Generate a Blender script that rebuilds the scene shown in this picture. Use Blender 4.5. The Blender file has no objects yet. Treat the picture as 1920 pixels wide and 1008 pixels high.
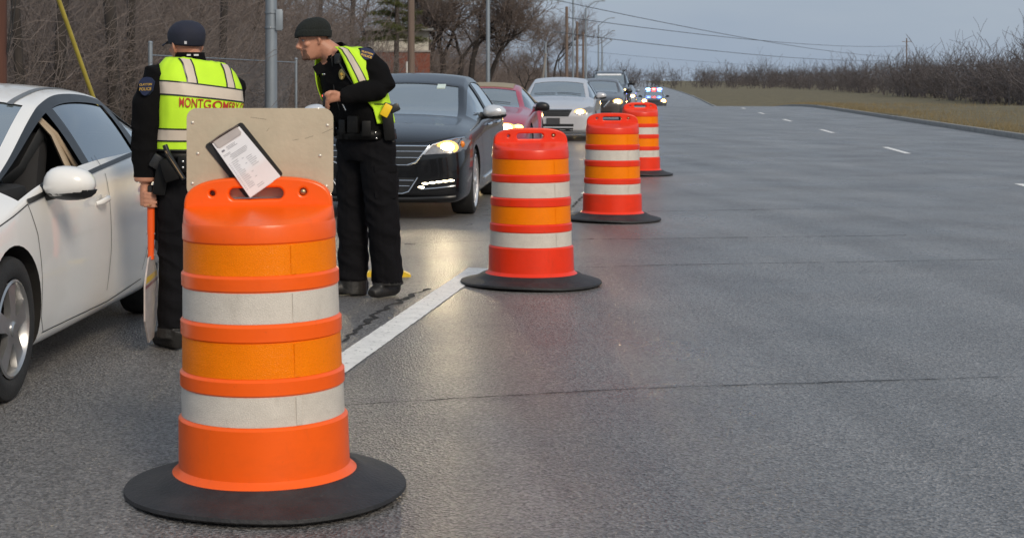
import bpy, bmesh, math, random
import numpy as np
from mathutils import Vector, Matrix, noise
from mathutils.bvhtree import BVHTree

SC = bpy.context.scene
COL = SC.collection
R = math.radians

# ------------------------------------------------------------------ camera
# metres: X right, Y away from the camera, Z up; the camera stands at the origin
CH, FOC, CX, HY = 1.40, 3000.0, 600.0, 150.0     # eye height, focal length in pixels, principal column, horizon row
cd = bpy.data.cameras.new('camera'); cam = bpy.data.objects.new('camera', cd); COL.objects.link(cam)
cam.location = (0, 0, CH); cam.rotation_euler = (R(90), 0, 0)
cd.sensor_fit = 'HORIZONTAL'; cd.sensor_width = 36.0; cd.lens = 36.0*FOC/1920
cd.shift_x = (960-CX)/1920; cd.shift_y = -(504-HY)/1920
cd.clip_start = 0.1; cd.clip_end = 6000
cd.dof.use_dof = True; cd.dof.focus_distance = 8.6; cd.dof.aperture_fstop = 9.0
SC.camera = cam
# ------------------------------------------------------------------ sky and sun
SUN_EL, SUN_AZ = 34.0, 158.0      # azimuth: 180 = behind the camera
w = bpy.data.worlds.new('World'); SC.world = w; w.use_nodes = True
nt = w.node_tree; nt.nodes.clear()
sky = nt.nodes.new('ShaderNodeTexSky'); sky.sky_type = 'NISHITA'; sky.sun_disc = False
sky.sun_elevation = R(SUN_EL); sky.sun_rotation = R(SUN_AZ); sky.dust_density = 4; sky.air_density = 1.5
mx = nt.nodes.new('ShaderNodeMix'); mx.data_type = 'RGBA'; mx.inputs[0].default_value = 0.88
mx.inputs[7].default_value = (2.35, 2.85, 3.55, 1)          # even cloud cover
bg = nt.nodes.new('ShaderNodeBackground'); bg.inputs[1].default_value = 0.1
ow = nt.nodes.new('ShaderNodeOutputWorld')
cn = nt.nodes.new('ShaderNodeTexNoise'); cn.inputs['Scale'].default_value = 5.0; cn.inputs['Detail'].default_value = 7; ct = nt.nodes.new('ShaderNodeTexCoord'); cm_ = nt.nodes.new('ShaderNodeMapping'); cm_.inputs['Scale'].default_value = (1, 1, 3.2)
nt.links.new(ct.outputs['Generated'], cm_.inputs[0]); nt.links.new(cm_.outputs[0], cn.inputs['Vector'])
cr_ = nt.nodes.new('ShaderNodeValToRGB'); cr_.color_ramp.elements[0].position = .32; cr_.color_ramp.elements[1].position = .68; cr_.color_ramp.elements[0].color = (2.15, 2.68, 3.45, 1); cr_.color_ramp.elements[1].color = (2.62, 3.08, 3.68, 1)   # faint structure in the cloud cover
nt.links.new(cn.outputs[0], cr_.inputs[0]); nt.links.new(cr_.outputs[0], mx.inputs[7])
nt.links.new(sky.outputs[0], mx.inputs[6]); nt.links.new(mx.outputs[2], bg.inputs[0]); nt.links.new(bg.outputs[0], ow.inputs[0])
sl = bpy.data.lights.new('sun', 'SUN'); sl.energy = 1.35; sl.angle = R(18); sl.color = (1.0, 0.88, 0.72)
so = bpy.data.objects.new('sun', sl); COL.objects.link(so)
_d = Vector((math.sin(R(SUN_AZ))*math.cos(R(SUN_EL)), math.cos(R(SUN_AZ))*math.cos(R(SUN_EL)), math.sin(R(SUN_EL))))
so.rotation_euler = _d.to_track_quat('Z', 'Y').to_euler(); so.location = _d*60
SC.view_settings.view_transform = 'Standard'; SC.view_settings.look = 'None'
SC.view_settings.exposure = 0.66; SC.view_settings.gamma = 1.0
SC.cycles.use_denoising = True
SC.cycles.max_bounces = 6; SC.cycles.transparent_max_bounces = 12; SC.cycles.sample_clamp_indirect = 6

# ------------------------------------------------------------------ places
RA = math.atan(0.2); RC, RS = math.cos(RA), math.sin(RA)     # the road runs 11.3 degrees right of the view
def zg(u):                                                    # the road dips away beyond the last sedan
    if u < 80: return 0.0
    if u < 130: return -0.0005*(u-80)**2
    return max(-1.25 - 0.05*(u-130)*math.exp(-(u-130)/40.0), -3.2)
def uv(u, v, h=0.0):
    x, y = v*RC + u*RS, -v*RS + u*RC
    return Vector((x, y, zg(u) + h))
def at(px, py, d): return Vector(((px-CX)/FOC*d, d, CH - (py-HY)/FOC*d))
def on_line(px, c):                                           # depth where the column px meets the line x = .2 y - c
    return c/(0.2 - (px-CX)/FOC)

# ------------------------------------------------------------------ materials
MATS = {}
def mat(name, col, rough=.5, metal=0., var=.12, scale=6., bump=0., bscale=60., coat=0., spec=.5, inside=None, stretch=None):
    if name in MATS: return MATS[name]
    m = bpy.data.materials.new(name); m.use_nodes = True; MATS[name] = m
    t = m.node_tree; b = t.nodes['Principled BSDF']
    b.inputs['Roughness'].default_value = rough; b.inputs['Metallic'].default_value = metal
    b.inputs['Coat Weight'].default_value = coat; b.inputs['Coat Roughness'].default_value = .04
    b.inputs['Specular IOR Level'].default_value = spec
    tc = t.nodes.new('ShaderNodeTexCoord'); src = tc.outputs['Object']
    if stretch:
        mp = t.nodes.new('ShaderNodeMapping'); mp.inputs['Scale'].default_value = stretch
        t.links.new(src, mp.inputs[0]); src = mp.outputs[0]
    n = t.nodes.new('ShaderNodeTexNoise'); n.inputs['Scale'].default_value = scale; n.inputs['Detail'].default_value = 6
    n.inputs['Roughness'].default_value = .65
    t.links.new(src, n.inputs['Vector'])
    cr = t.nodes.new('ShaderNodeValToRGB'); cr.color_ramp.elements[0].position = .3; cr.color_ramp.elements[1].position = .72
    c = Vector(col[:3])
    cr.color_ramp.elements[0].color = (*(c*(1-var)), 1); cr.color_ramp.elements[1].color = (*[min(1, q*(1+var)) for q in c], 1)
    t.links.new(n.outputs[0], cr.inputs[0]); out = cr.outputs[0]
    if inside:
        g = t.nodes.new('ShaderNodeNewGeometry'); mi = t.nodes.new('ShaderNodeMix'); mi.data_type = 'RGBA'
        mi.inputs[7].default_value = (*inside, 1)
        t.links.new(g.outputs['Backfacing'], mi.inputs[0]); t.links.new(out, mi.inputs[6]); out = mi.outputs[2]
    t.links.new(out, b.inputs['Base Color'])
    rr = t.nodes.new('ShaderNodeMapRange'); rr.inputs[3].default_value = max(.02, rough-.08); rr.inputs[4].default_value = min(1, rough+.08)
    t.links.new(n.outputs[0], rr.inputs[0]); t.links.new(rr.outputs[0], b.inputs['Roughness'])
    if bump:
        n2 = t.nodes.new('ShaderNodeTexNoise'); n2.inputs['Scale'].default_value = bscale; n2.inputs['Detail'].default_value = 4
        t.links.new(src, n2.inputs['Vector'])
        bp = t.nodes.new('ShaderNodeBump'); bp.inputs['Strength'].default_value = bump; bp.inputs['Distance'].default_value = .01
        t.links.new(n2.outputs[0], bp.inputs['Height']); t.links.new(bp.outputs[0], b.inputs['Normal'])
    return m
def emit(name, col, s):
    if name in MATS: return MATS[name]
    m = bpy.data.materials.new(name); m.use_nodes = True; MATS[name] = m
    b = m.node_tree.nodes['Principled BSDF']; b.inputs['Base Color'].default_value = (*col, 1)
    b.inputs['Emission Color'].default_value = (*col, 1); b.inputs['Emission Strength'].default_value = s
    return m
def glass(name, tint=(.5, .56, .56), haze=(.2, .23, .24), hz=.35, refl=.16):
    m = bpy.data.materials.new(name); m.use_nodes = True; t = m.node_tree; MATS[name] = m
    t.nodes.remove(t.nodes['Principled BSDF']); o = t.nodes['Material Output']
    tr = t.nodes.new('ShaderNodeBsdfTransparent'); tr.inputs[0].default_value = (*tint, 1)
    df = t.nodes.new('ShaderNodeBsdfDiffuse'); df.inputs[0].default_value = (*haze, 1)
    m1 = t.nodes.new('ShaderNodeMixShader'); m1.inputs[0].default_value = hz
    gl = t.nodes.new('ShaderNodeBsdfGlossy'); gl.inputs['Roughness'].default_value = .015; gl.inputs[0].default_value = (.95, .98, 1, 1)
    fr = t.nodes.new('ShaderNodeFresnel'); fr.inputs[0].default_value = 1.5
    ml = t.nodes.new('ShaderNodeMath'); ml.operation = 'MULTIPLY_ADD'; ml.inputs[1].default_value = 1.6; ml.inputs[2].default_value = refl; ml.use_clamp = True
    t.links.new(fr.outputs[0], ml.inputs[0])
    m2 = t.nodes.new('ShaderNodeMixShader')
    t.links.new(ml.outputs[0], m2.inputs[0])
    t.links.new(tr.outputs[0], m1.inputs[1]); t.links.new(df.outputs[0], m1.inputs[2])
    t.links.new(m1.outputs[0], m2.inputs[1]); t.links.new(gl.outputs[0], m2.inputs[2]); t.links.new(m2.outputs[0], o.inputs[0])
    return m

# ------------------------------------------------------------------ mesh helpers
class MB:
    def __init__(s): s.v = []; s.f = []; s.m = []
    def add(s, vs, fs, mi=0):
        k = len(s.v); s.v += [tuple(p) for p in vs]; s.f += [tuple(i+k for i in f) for f in fs]; s.m += [mi]*len(fs); return s
    def box(s, c, d, rot=None, mi=0, bev=0.0):
        hx, hy, hz = d[0]/2, d[1]/2, d[2]/2
        if bev:
            b = bev; vs = []; fs = []
            bm = bmesh.new(); bmesh.ops.create_cube(bm, size=1)
            for v in bm.verts: v.co = Vector((v.co.x*d[0], v.co.y*d[1], v.co.z*d[2]))
            bmesh.ops.bevel(bm, geom=bm.edges[:], offset=b, segments=2, affect='EDGES', profile=.6)
            bm.verts.index_update(); vs = [v.co.copy() for v in bm.verts]; fs = [[v.index for v in f.verts] for f in bm.faces]; bm.free()
        else:
            vs = [Vector((x*hx, y*hy, z*hz)) for x in (-1, 1) for y in (-1, 1) for z in (-1, 1)]
            fs = [(0, 1, 3, 2), (4, 6, 7, 5), (0, 4, 5, 1), (2, 3, 7, 6), (0, 2, 6, 4), (1, 5, 7, 3)]
        if rot is not None: vs = [rot @ v for v in vs]
        return s.add([v + Vector(c) for v in vs], fs, mi)
    def tube(s, pts, rad, n=10, caps=True, mi=0, flat=1.0, up=None):
        pts = [Vector(p) for p in pts]; N = len(pts)
        if not hasattr(rad, '__len__'): rad = [rad]*N
        vs = []; fs = []
        prev = None
        for i, p in enumerate(pts):
            t = (pts[min(i+1, N-1)] - pts[max(i-1, 0)]).normalized()
            if prev is None:
                a = Vector(up) if up is not None else (Vector((0, 0, 1)) if abs(t.z) < .9 else Vector((1, 0, 0)))
                x = (a - t*a.dot(t)).normalized()
            else: x = (prev - t*prev.dot(t)).normalized()
            prev = x; y = t.cross(x)
            r = rad[i]
            rx, ry = (r if hasattr(r, '__len__') else (r, r*flat))
            for k in range(n):
                an = 2*math.pi*k/n; vs.append(p + x*math.cos(an)*rx + y*math.sin(an)*ry)
        for i in range(N-1):
            for k in range(n):
                a = i*n+k; b = i*n+(k+1) % n; fs.append((a, b, b+n, a+n))
        if caps: fs.append(tuple(range(n-1, -1, -1))); fs.append(tuple((N-1)*n+k for k in range(n)))
        return s.add(vs, fs, mi)
    def lathe(s, prof, n=48, c=(0, 0, 0), mi=0, axis='Z', close=False):
        vs = []; fs = []; N = len(prof)
        for r, z in prof:
            for k in range(n):
                a = 2*math.pi*k/n
                p = (r*math.cos(a), r*math.sin(a), z) if axis == 'Z' else (r*math.cos(a), z, r*math.sin(a))
                vs.append(Vector(p)+Vector(c))
        for i in range(N-1 + (1 if close else 0)):
            for k in range(n):
                a = i*n+k; b = i*n+(k+1) % n; j = ((i+1) % N - i)*n
                fs.append((a, b, b+j, a+j) if axis == 'Z' else (a, a+j, b+j, b))
        return s.add(vs, fs, mi)
    def ell(s, c, r, rot=None, nu=14, nv=9, mi=0):
        vs = []; fs = []
        for j in range(nv+1):
            ph = math.pi*j/nv
            for i in range(nu):
                th = 2*math.pi*i/nu
                v = Vector((r[0]*math.sin(ph)*math.cos(th), r[1]*math.sin(ph)*math.sin(th), r[2]*math.cos(ph)))
                vs.append((rot @ v if rot is not None else v)+Vector(c))
        for j in range(nv):
            for i in range(nu):
                a = j*nu+i; b = j*nu+(i+1) % nu; fs.append((a, a+nu, b+nu, b))
        return s.add(vs, fs, mi)
    def prism(s, poly, o, ax, ay, th, mi=0):                   # polygon in the plane (ax, ay) at o, given thickness towards -normal
        o = Vector(o); ax = Vector(ax); ay = Vector(ay); nn = ax.cross(ay).normalized(); n = len(poly)
        f = [o+ax*p[0]+ay*p[1] for p in poly]; b = [p-nn*th for p in f]
        fs = [tuple(range(n)), tuple(range(2*n-1, n-1, -1))]+[(i, i+n, (i+1) % n+n, (i+1) % n) for i in range(n)]
        return s.add(f+b, fs, mi)
    def build(s, name, m, parent=None, smooth=True, ang=40, sub=0, bev=0):
        me = bpy.data.meshes.new(name); me.from_pydata(s.v, [], s.f); me.update()
        for q in (m if isinstance(m, (list, tuple)) else [m]): me.materials.append(q)
        if any(s.m): me.polygons.foreach_set('material_index', s.m)
        return link(name, me, parent, smooth, ang)
def link(name, me, parent=None, smooth=True, ang=40):
    o = bpy.data.objects.new(name, me); COL.objects.link(o)
    if smooth:
        me.polygons.foreach_set('use_smooth', [True]*len(me.polygons))
        try: me.set_sharp_from_angle(angle=R(ang))
        except Exception: pass
    if parent: o.parent = parent
    return o
def empty(name, loc=(0, 0, 0), rz=0.0):
    o = bpy.data.objects.new(name, None); COL.objects.link(o); o.location = loc; o.rotation_euler = (0, 0, rz); o.empty_display_size = .2
    return o
def tag(o, label=None, cat=None, group=None, kind=None):
    if label: o['label'] = label
    if cat: o['category'] = cat
    if group: o['group'] = group
    if kind: o['kind'] = kind
    return o
def copy_tree(o, parent=None):
    c = o.copy(); COL.objects.link(c); c.parent = parent
    for ch in o.children: copy_tree(ch, c)
    return c
def pchip(xs, ys):
    xs = np.array(xs, float); ys = np.array(ys, float); h = np.diff(xs); dl = np.diff(ys)/h; d = np.zeros(len(xs))
    d[0], d[-1] = dl[0], dl[-1]
    for i in range(1, len(xs)-1):
        if dl[i-1]*dl[i] > 0:
            w1 = 2*h[i]+h[i-1]; w2 = h[i]+2*h[i-1]; d[i] = (w1+w2)/(w1/dl[i-1]+w2/dl[i])
    def f(x):
        x = min(max(x, xs[0]), xs[-1]); i = int(min(np.searchsorted(xs, x, 'right')-1, len(xs)-2)); t = (x-xs[i])/h[i]
        return float((1+2*t)*(1-t)**2*ys[i]+t*(1-t)**2*h[i]*d[i]+t*t*(3-2*t)*ys[i+1]+t*t*(t-1)*h[i]*d[i+1])
    return f
def evaluated(ob):
    dg = bpy.context.evaluated_depsgraph_get(); dg.update()
    return bpy.data.meshes.new_from_object(ob.evaluated_get(dg), depsgraph=dg)
def drop(ob):
    me = ob.data; bpy.data.objects.remove(ob)
def curve_mesh(loops, depth, bevel=0.0):                       # filled 2-D outline with holes, in XY, thickness along Z
    cu = bpy.data.curves.new('c', 'CURVE'); cu.dimensions = '2D'; cu.fill_mode = 'BOTH'; cu.extrude = depth/2; cu.bevel_depth = bevel; cu.bevel_resolution = 2
    cu.offset = -bevel
    for lp in loops:
        sp = cu.splines.new('POLY'); sp.points.add(len(lp)-1); sp.use_cyclic_u = True
        for i, p in enumerate(lp): sp.points[i].co = (p[0], p[1], 0, 1)
    ob = bpy.data.objects.new('c', cu); COL.objects.link(ob); me = evaluated(ob); bpy.data.objects.remove(ob)
    return me
def text_mesh(txt, size, depth=.0, bold=0.0):
    cu = bpy.data.curves.new('t', 'FONT'); cu.body = txt; cu.size = size; cu.extrude = depth; cu.align_x = 'CENTER'; cu.offset = bold; cu.resolution_u = 4
    ob = bpy.data.objects.new('t', cu); COL.objects.link(ob); me = evaluated(ob); bpy.data.objects.remove(ob)
    return me
def rrect(x0, y0, x1, y1, r, n=8):
    out = []
    for cx, cy, a0 in ((x1-r, y1-r, 0), (x0+r, y1-r, 90), (x0+r, y0+r, 180), (x1-r, y0+r, 270)):
        for i in range(n+1):
            a = R(a0+90*i/n); out.append((cx+r*math.cos(a), cy+r*math.sin(a)))
    return out
def segs_mesh(P0, P1, r0, r1, n=3):                            # many thin tapered prisms at once (numpy)
    P0 = np.asarray(P0, float); P1 = np.asarray(P1, float); r0 = np.asarray(r0, float); r1 = np.asarray(r1, float)
    d = P1-P0; L = np.linalg.norm(d, axis=1, keepdims=True)+1e-9; d = d/L
    a = np.where(np.abs(d[:, 2:3]) < .9, np.array([[0, 0, 1.]]), np.array([[1., 0, 0]]))
    x = np.cross(a, d); x /= np.linalg.norm(x, axis=1, keepdims=True)+1e-9; y = np.cross(d, x); K = len(P0)
    V = np.zeros((K, 2*n, 3))
    for k in range(n):
        c, s = math.cos(2*math.pi*k/n), math.sin(2*math.pi*k/n)
        V[:, k] = P0+(x*c+y*s)*r0[:, None]; V[:, n+k] = P1+(x*c+y*s)*r1[:, None]
    F = np.array([[k, (k+1) % n, n+(k+1) % n, n+k] for k in range(n)])
    F = (np.arange(K)*2*n)[:, None, None]+F[None]
    return V.reshape(-1, 3), F.reshape(-1, 4)
def np_obj(name, V, F, m, parent=None, smooth=False):
    me = bpy.data.meshes.new(name); k = F.shape[1]
    me.vertices.add(len(V)); me.vertices.foreach_set('co', np.ascontiguousarray(V, dtype=np.float32).ravel())
    me.loops.add(F.size); me.loops.foreach_set('vertex_index', F.astype(np.int32).ravel())
    me.polygons.add(len(F)); me.polygons.foreach_set('loop_start', np.arange(0, F.size, k, dtype=np.int32))
    me.update(calc_edges=True); me.validate()
    me.materials.append(m); return link(name, me, parent, smooth, 180)
# ------------------------------------------------------------------ ground, road, markings
def asphalt():
    m = bpy.data.materials.new('asphalt'); m.use_nodes = True; t = m.node_tree; b = t.nodes['Principled BSDF']
    tc = t.nodes.new('ShaderNodeTexCoord'); src = tc.outputs['Object']
    def nz(s, det=3): 
        n = t.nodes.new('ShaderNodeTexNoise'); n.inputs['Scale'].default_value = s; n.inputs['Detail'].default_value = det; t.links.new(src, n.inputs['Vector']); return n.outputs[0]
    def ramp(i, p0, c0, p1, c1):
        r = t.nodes.new('ShaderNodeValToRGB'); e = r.color_ramp.elements; e[0].position = p0; e[1].position = p1
        e[0].color = (*c0, 1); e[1].color = (*c1, 1); t.links.new(i, r.inputs[0]); return r.outputs[0]
    vo = t.nodes.new('ShaderNodeTexVoronoi'); vo.inputs['Scale'].default_value = 95; t.links.new(src, vo.inputs['Vector'])
    grain = ramp(vo.outputs['Color'], .1, (.085, .082, .080), .9, (.30, .289, .28))
    fine = ramp(nz(60, 5), .35, (.68, .68, .68), .65, (1.34, 1.34, 1.34))
    big = ramp(nz(.55, 6), .3, (.72, .72, .73), .7, (1.12, 1.11, 1.1))
    def mul(a, c):
        k = t.nodes.new('ShaderNodeMix'); k.data_type = 'RGBA'; k.blend_type = 'MULTIPLY'; k.inputs[0].default_value = 1
        t.links.new(a, k.inputs[6]); t.links.new(c, k.inputs[7]); return k.outputs[2]
    mp = t.nodes.new('ShaderNodeMapping'); mp.inputs['Rotation'].default_value = (0, 0, RA); mp.inputs['Scale'].default_value = (1.1, .05, 1); t.links.new(tc.outputs['Object'], mp.inputs[0])
    ns = t.nodes.new('ShaderNodeTexNoise'); ns.inputs['Scale'].default_value = 1.6; ns.inputs['Detail'].default_value = 7; t.links.new(mp.outputs[0], ns.inputs['Vector'])
    wear = ramp(ns.outputs[0], .32, (.80, .79, .78), .66, (1.12, 1.12, 1.12))
    t.links.new(mul(mul(mul(grain, fine), big), wear), b.inputs['Base Color'])
    rr = ramp(nz(.9, 5), .3, (.26,)*3, .7, (.40,)*3); t.links.new(rr, b.inputs['Roughness'])
    b.inputs['Specular IOR Level'].default_value = .55
    bp = t.nodes.new('ShaderNodeBump'); bp.inputs['Strength'].default_value = 1.0; bp.inputs['Distance'].default_value = .008
    t.links.new(vo.outputs['Distance'], bp.inputs['Height']); t.links.new(bp.outputs[0], b.inputs['Normal'])
    MATS['asphalt'] = m; return m
asphalt()
V_L, V_R = -5.2, 8.8
def hill(v, u):
    h = 0.08
    if v < -9: h += 5.5*(1-math.exp(-((-9-v)/26.0)**1.5))
    return h
def sheet(name, us, vs, zf, m):
    V = []; F = []; n = len(vs)
    for u in us:
        for v in vs: p = uv(u, v); V.append((p.x, p.y, p.z+zf(v, u)))
    for i in range(len(us)-1):
        for j in range(n-1): F.append((i*n+j, i*n+j+1, (i+1)*n+j+1, (i+1)*n+j))
    me = bpy.data.meshes.new(name); me.from_pydata(V, [], F); me.materials.append(m)
    return tag(link(name, me, None, True, 180), kind='structure')
US = list(range(-16, 80, 4))+list(range(80, 200, 6))+list(range(200, 700, 40))+[800, 1000, 1400, 2000, 3000, 4500]
litter = mat('leaf_litter', (.085, .068, .05), .95, 0, .5, 1.3, .6, 30)
dead_grass = mat('winter_grass', (.14, .115, .06), .95, 0, .4, .9, .8, 45)
sheet('road', US, [V_L, -3, -1, 1, 3, 5, 7, V_R], lambda v, u: 0.0, MATS['asphalt'])
sheet('hillside', US, [-900, -300, -150, -90, -70, -55, -45, -36, -30, -25, -20, -16, -13, -11, -9.2, -7.5, -6, V_L-.16], lambda v, u: hill(v, u), litter)
sheet('verge', US, [V_R+.16, 11, 14, 20, 40, 80, 200, 600, 1500], lambda v, u: .1+.05*math.sin(v*.7+u*.23), dead_grass)
conc = mat('kerb_concrete', (.30, .29, .27), .85, 0, .2, 5, .3, 80)
for v0 in (V_L-.16, V_R):
    k = MB(); prof = [(0, -.1), (0, .10), (.02, .125), (.14, .125), (.16, .10), (.16, -.1)]
    for i, u in enumerate(US):
        k.v += [tuple(uv(u, v0+(q[0]), q[1])) for q in prof]
    for i in range(len(US)-1):
        for j in range(5): a = i*6+j; k.f.append((a, a+1, a+7, a+6)); k.m.append(0)
    tag(k.build('kerb', conc), kind='structure')
def ribbon(name, pts, wid, m, parent=None, z=.004, jag=0.0, seed=1):
    rnd = random.Random(seed); V = []; F = []
    P = []
    for i in range(len(pts)-1):
        a, b = Vector(pts[i]), Vector(pts[i+1]); n = max(1, int((b-a).length/.06))
        for k in range(n): P.append(a.lerp(b, k/n))
    P.append(Vector(pts[-1]))
    for i, p in enumerate(P):
        d = (P[min(i+1, len(P)-1)]-P[max(i-1, 0)]).normalized(); s = Vector((-d.y, d.x, 0))
        o = (rnd.random()-.5)*jag; ww = wid*(1+(rnd.random()-.5)*(1.2 if jag else .08))
        V += [(p+s*(o+ww/2))+Vector((0, 0, z)), (p+s*(o-ww/2))+Vector((0, 0, z))]
    F = [(2*i, 2*i+1, 2*i+3, 2*i+2) for i in range(len(P)-1)]
    me = bpy.data.meshes.new(name); me.from_pydata([tuple(v) for v in V], [], F); me.materials.append(m)
    return link(name, me, parent, False)
def gp(px, py): d = FOC*CH/(py-HY); return Vector(((px-CX)/FOC*d, d, 0))
road = bpy.data.objects['road']
def worn_paint(name, col):
    m = mat(name, col, .6, 0, .12, 9, .25, 90); t = m.node_tree; b = t.nodes['Principled BSDF']; o = t.nodes['Material Output']
    tc = t.nodes.new('ShaderNodeTexCoord'); n = t.nodes.new('ShaderNodeTexNoise'); n.inputs['Scale'].default_value = 28; n.inputs['Detail'].default_value = 8; n.inputs['Roughness'].default_value = .75
    t.links.new(tc.outputs['Object'], n.inputs['Vector'])
    r = t.nodes.new('ShaderNodeValToRGB'); r.color_ramp.elements[0].position = .33; r.color_ramp.elements[1].position = .42; t.links.new(n.outputs[0], r.inputs[0])
    tr = t.nodes.new('ShaderNodeBsdfTransparent'); mxs = t.nodes.new('ShaderNodeMixShader')
    t.links.new(r.outputs[0], mxs.inputs[0]); t.links.new(tr.outputs[0], mxs.inputs[1]); t.links.new(b.outputs[0], mxs.inputs[2]); t.links.new(mxs.outputs[0], o.inputs[0])
    return m
paint = worn_paint('worn_white_paint', (.84, .82, .78))
A, B = gp(766, 595), gp(898, 503); dirn = (B-A).normalized()
tag(ribbon('lane_marking', [A-dirn*2.4, B], .155, paint, None, .004), kind='structure')
C0 = gp(1098, 364); 
tag(ribbon('lane_marking', [C0, C0+dirn*2.6], .13, paint, None, .004), kind='structure')
for k in range(14):
    u0 = 8+k*12.0
    tag(ribbon('lane_marking', [uv(u0+.5*j, 5.0) for j in range(7)], .12, paint, None, .004), kind='structure')
crk = mat('crack_dark', (.025, .024, .023), .9)
sd = 0
for pl, wd, jg in (([(640, 462), (747, 457), (922, 451), (1200, 448), (1700, 441)], .012, .010), ([(930, 507), (1085, 502), (1240, 497), (1900, 486)], .010, .012),
                   ([(560, 412), (748, 409), (862, 406), (1000, 400), (1500, 392)], .016, .012), ([(640, 760), (1200, 728), (1900, 706)], .010, .014),
                   ([(690, 605), (712, 583), (768, 556), (800, 541)], .03, .05), ([(690, 605), (640, 640), (560, 700), (430, 800)], .02, .04), ([(1060, 398), (1076, 385), (1094, 368), (1130, 345)], .025, .04)):
    sd += 1
    ribbon('pavement_crack', [gp(*q) for q in pl], wd, crk, road, .0035, jg, sd)
# ------------------------------------------------------------------ traffic drums
def sheeting(name, col, rough=.38):
    m = mat(name, col, rough, 0, .05, 14, 0, 0, spec=.16); t = m.node_tree; b = t.nodes['Principled BSDF']
    tc = t.nodes.new('ShaderNodeTexCoord'); vo = t.nodes.new('ShaderNodeTexVoronoi'); vo.inputs['Scale'].default_value = 165; vo.feature = 'DISTANCE_TO_EDGE'
    t.links.new(tc.outputs['Object'], vo.inputs['Vector'])
    bp = t.nodes.new('ShaderNodeBump'); bp.inputs['Strength'].default_value = .5; bp.inputs['Distance'].default_value = .004
    wv = t.nodes.new('ShaderNodeTexWave'); wv.bands_direction = 'Z'; wv.inputs['Scale'].default_value = 13; wv.inputs['Distortion'].default_value = 1.5
    t.links.new(tc.outputs['Object'], wv.inputs['Vector'])
    ad = t.nodes.new('ShaderNodeMath'); ad.operation = 'MULTIPLY_ADD'; ad.inputs[1].default_value = .05; t.links.new(wv.outputs[1], ad.inputs[0]); t.links.new(vo.outputs[0], ad.inputs[2])
    t.links.new(ad.outputs[0], bp.inputs['Height']); t.links.new(bp.outputs[0], b.inputs['Normal'])
    old = b.inputs['Base Color'].links[0].from_socket; rp = t.nodes.new('ShaderNodeValToRGB'); rp.color_ramp.elements[0].position = .02; rp.color_ramp.elements[1].position = .16; rp.color_ramp.elements[0].color = (.90, .90, .90, 1); rp.color_ramp.elements[1].color = (1.04, 1.04, 1.04, 1)
    t.links.new(vo.outputs[0], rp.inputs[0]); k = t.nodes.new('ShaderNodeMix'); k.data_type = 'RGBA'; k.blend_type = 'MULTIPLY'; k.inputs[0].default_value = 1; t.links.new(old, k.inputs[6]); t.links.new(rp.outputs[0], k.inputs[7]); t.links.new(k.outputs[2], b.inputs['Base Color'])
    return m
wsheet = sheeting('white_sheeting', (.66, .61, .54)); osheet = sheeting('orange_sheeting', (1.0, .225, .0))
rubber = mat('drum_rubber', (.022, .022, .024), .62, 0, .5, 9, .35, 70)
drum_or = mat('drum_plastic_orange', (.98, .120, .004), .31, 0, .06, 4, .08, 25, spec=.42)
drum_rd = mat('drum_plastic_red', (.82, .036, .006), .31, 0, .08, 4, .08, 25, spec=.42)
steel = mat('bolt_steel', (.45, .43, .40), .35, 1, .15, 20)
brass = mat('bolt_brass', (.42, .33, .2), .4, 1, .2, 20)
def grime(m, amount, col):
    t = m.node_tree; b = t.nodes['Principled BSDF']; old = b.inputs['Base Color'].links[0].from_socket
    tc = t.nodes.new('ShaderNodeTexCoord'); oi = t.nodes.new('ShaderNodeObjectInfo'); ad = t.nodes.new('ShaderNodeVectorMath'); ad.operation = 'MULTIPLY_ADD'
    cmb = t.nodes.new('ShaderNodeCombineXYZ')
    for k in range(3): t.links.new(oi.outputs['Random'], cmb.inputs[k])
    ad.inputs[1].default_value = (17, 17, 17); t.links.new(cmb.outputs[0], ad.inputs[0]); t.links.new(tc.outputs['Object'], ad.inputs[2])
    fac = None
    for sc, st, p0, p1 in ((9, (1, 1, .35), .56, .78), (34, (1, 1, .8), .62, .70), (3, (1, 1, 2.5), .5, .9)):
        mp = t.nodes.new('ShaderNodeMapping'); mp.inputs['Scale'].default_value = st; t.links.new(ad.outputs[0], mp.inputs[0])
        n = t.nodes.new('ShaderNodeTexNoise'); n.inputs['Scale'].default_value = sc; n.inputs['Detail'].default_value = 8; n.inputs['Roughness'].default_value = .7; t.links.new(mp.outputs[0], n.inputs['Vector'])
        r = t.nodes.new('ShaderNodeMapRange'); r.inputs[1].default_value = p0; r.inputs[2].default_value = p1; t.links.new(n.outputs[0], r.inputs[0])
        if fac is None: fac = r.outputs[0]
        else:
            k = t.nodes.new('ShaderNodeMath'); k.operation = 'MAXIMUM'; t.links.new(fac, k.inputs[0]); t.links.new(r.outputs[0], k.inputs[1]); fac = k.outputs[0]
    k = t.nodes.new('ShaderNodeMath'); k.operation = 'MULTIPLY'; k.inputs[1].default_value = amount; t.links.new(fac, k.inputs[0])
    mi = t.nodes.new('ShaderNodeMix'); mi.data_type = 'RGBA'; mi.inputs[7].default_value = (*col, 1); t.links.new(k.outputs[0], mi.inputs[0]); t.links.new(old, mi.inputs[6]); t.links.new(mi.outputs[2], b.inputs['Base Color'])
grime(drum_or, .30, (.42, .07, .02)); grime(drum_rd, .34, (.30, .045, .02)); grime(wsheet, .40, (.30, .26, .21)); grime(osheet, .22, (.45, .13, .01)); grime(rubber, .5, (.07, .066, .06))
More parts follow.
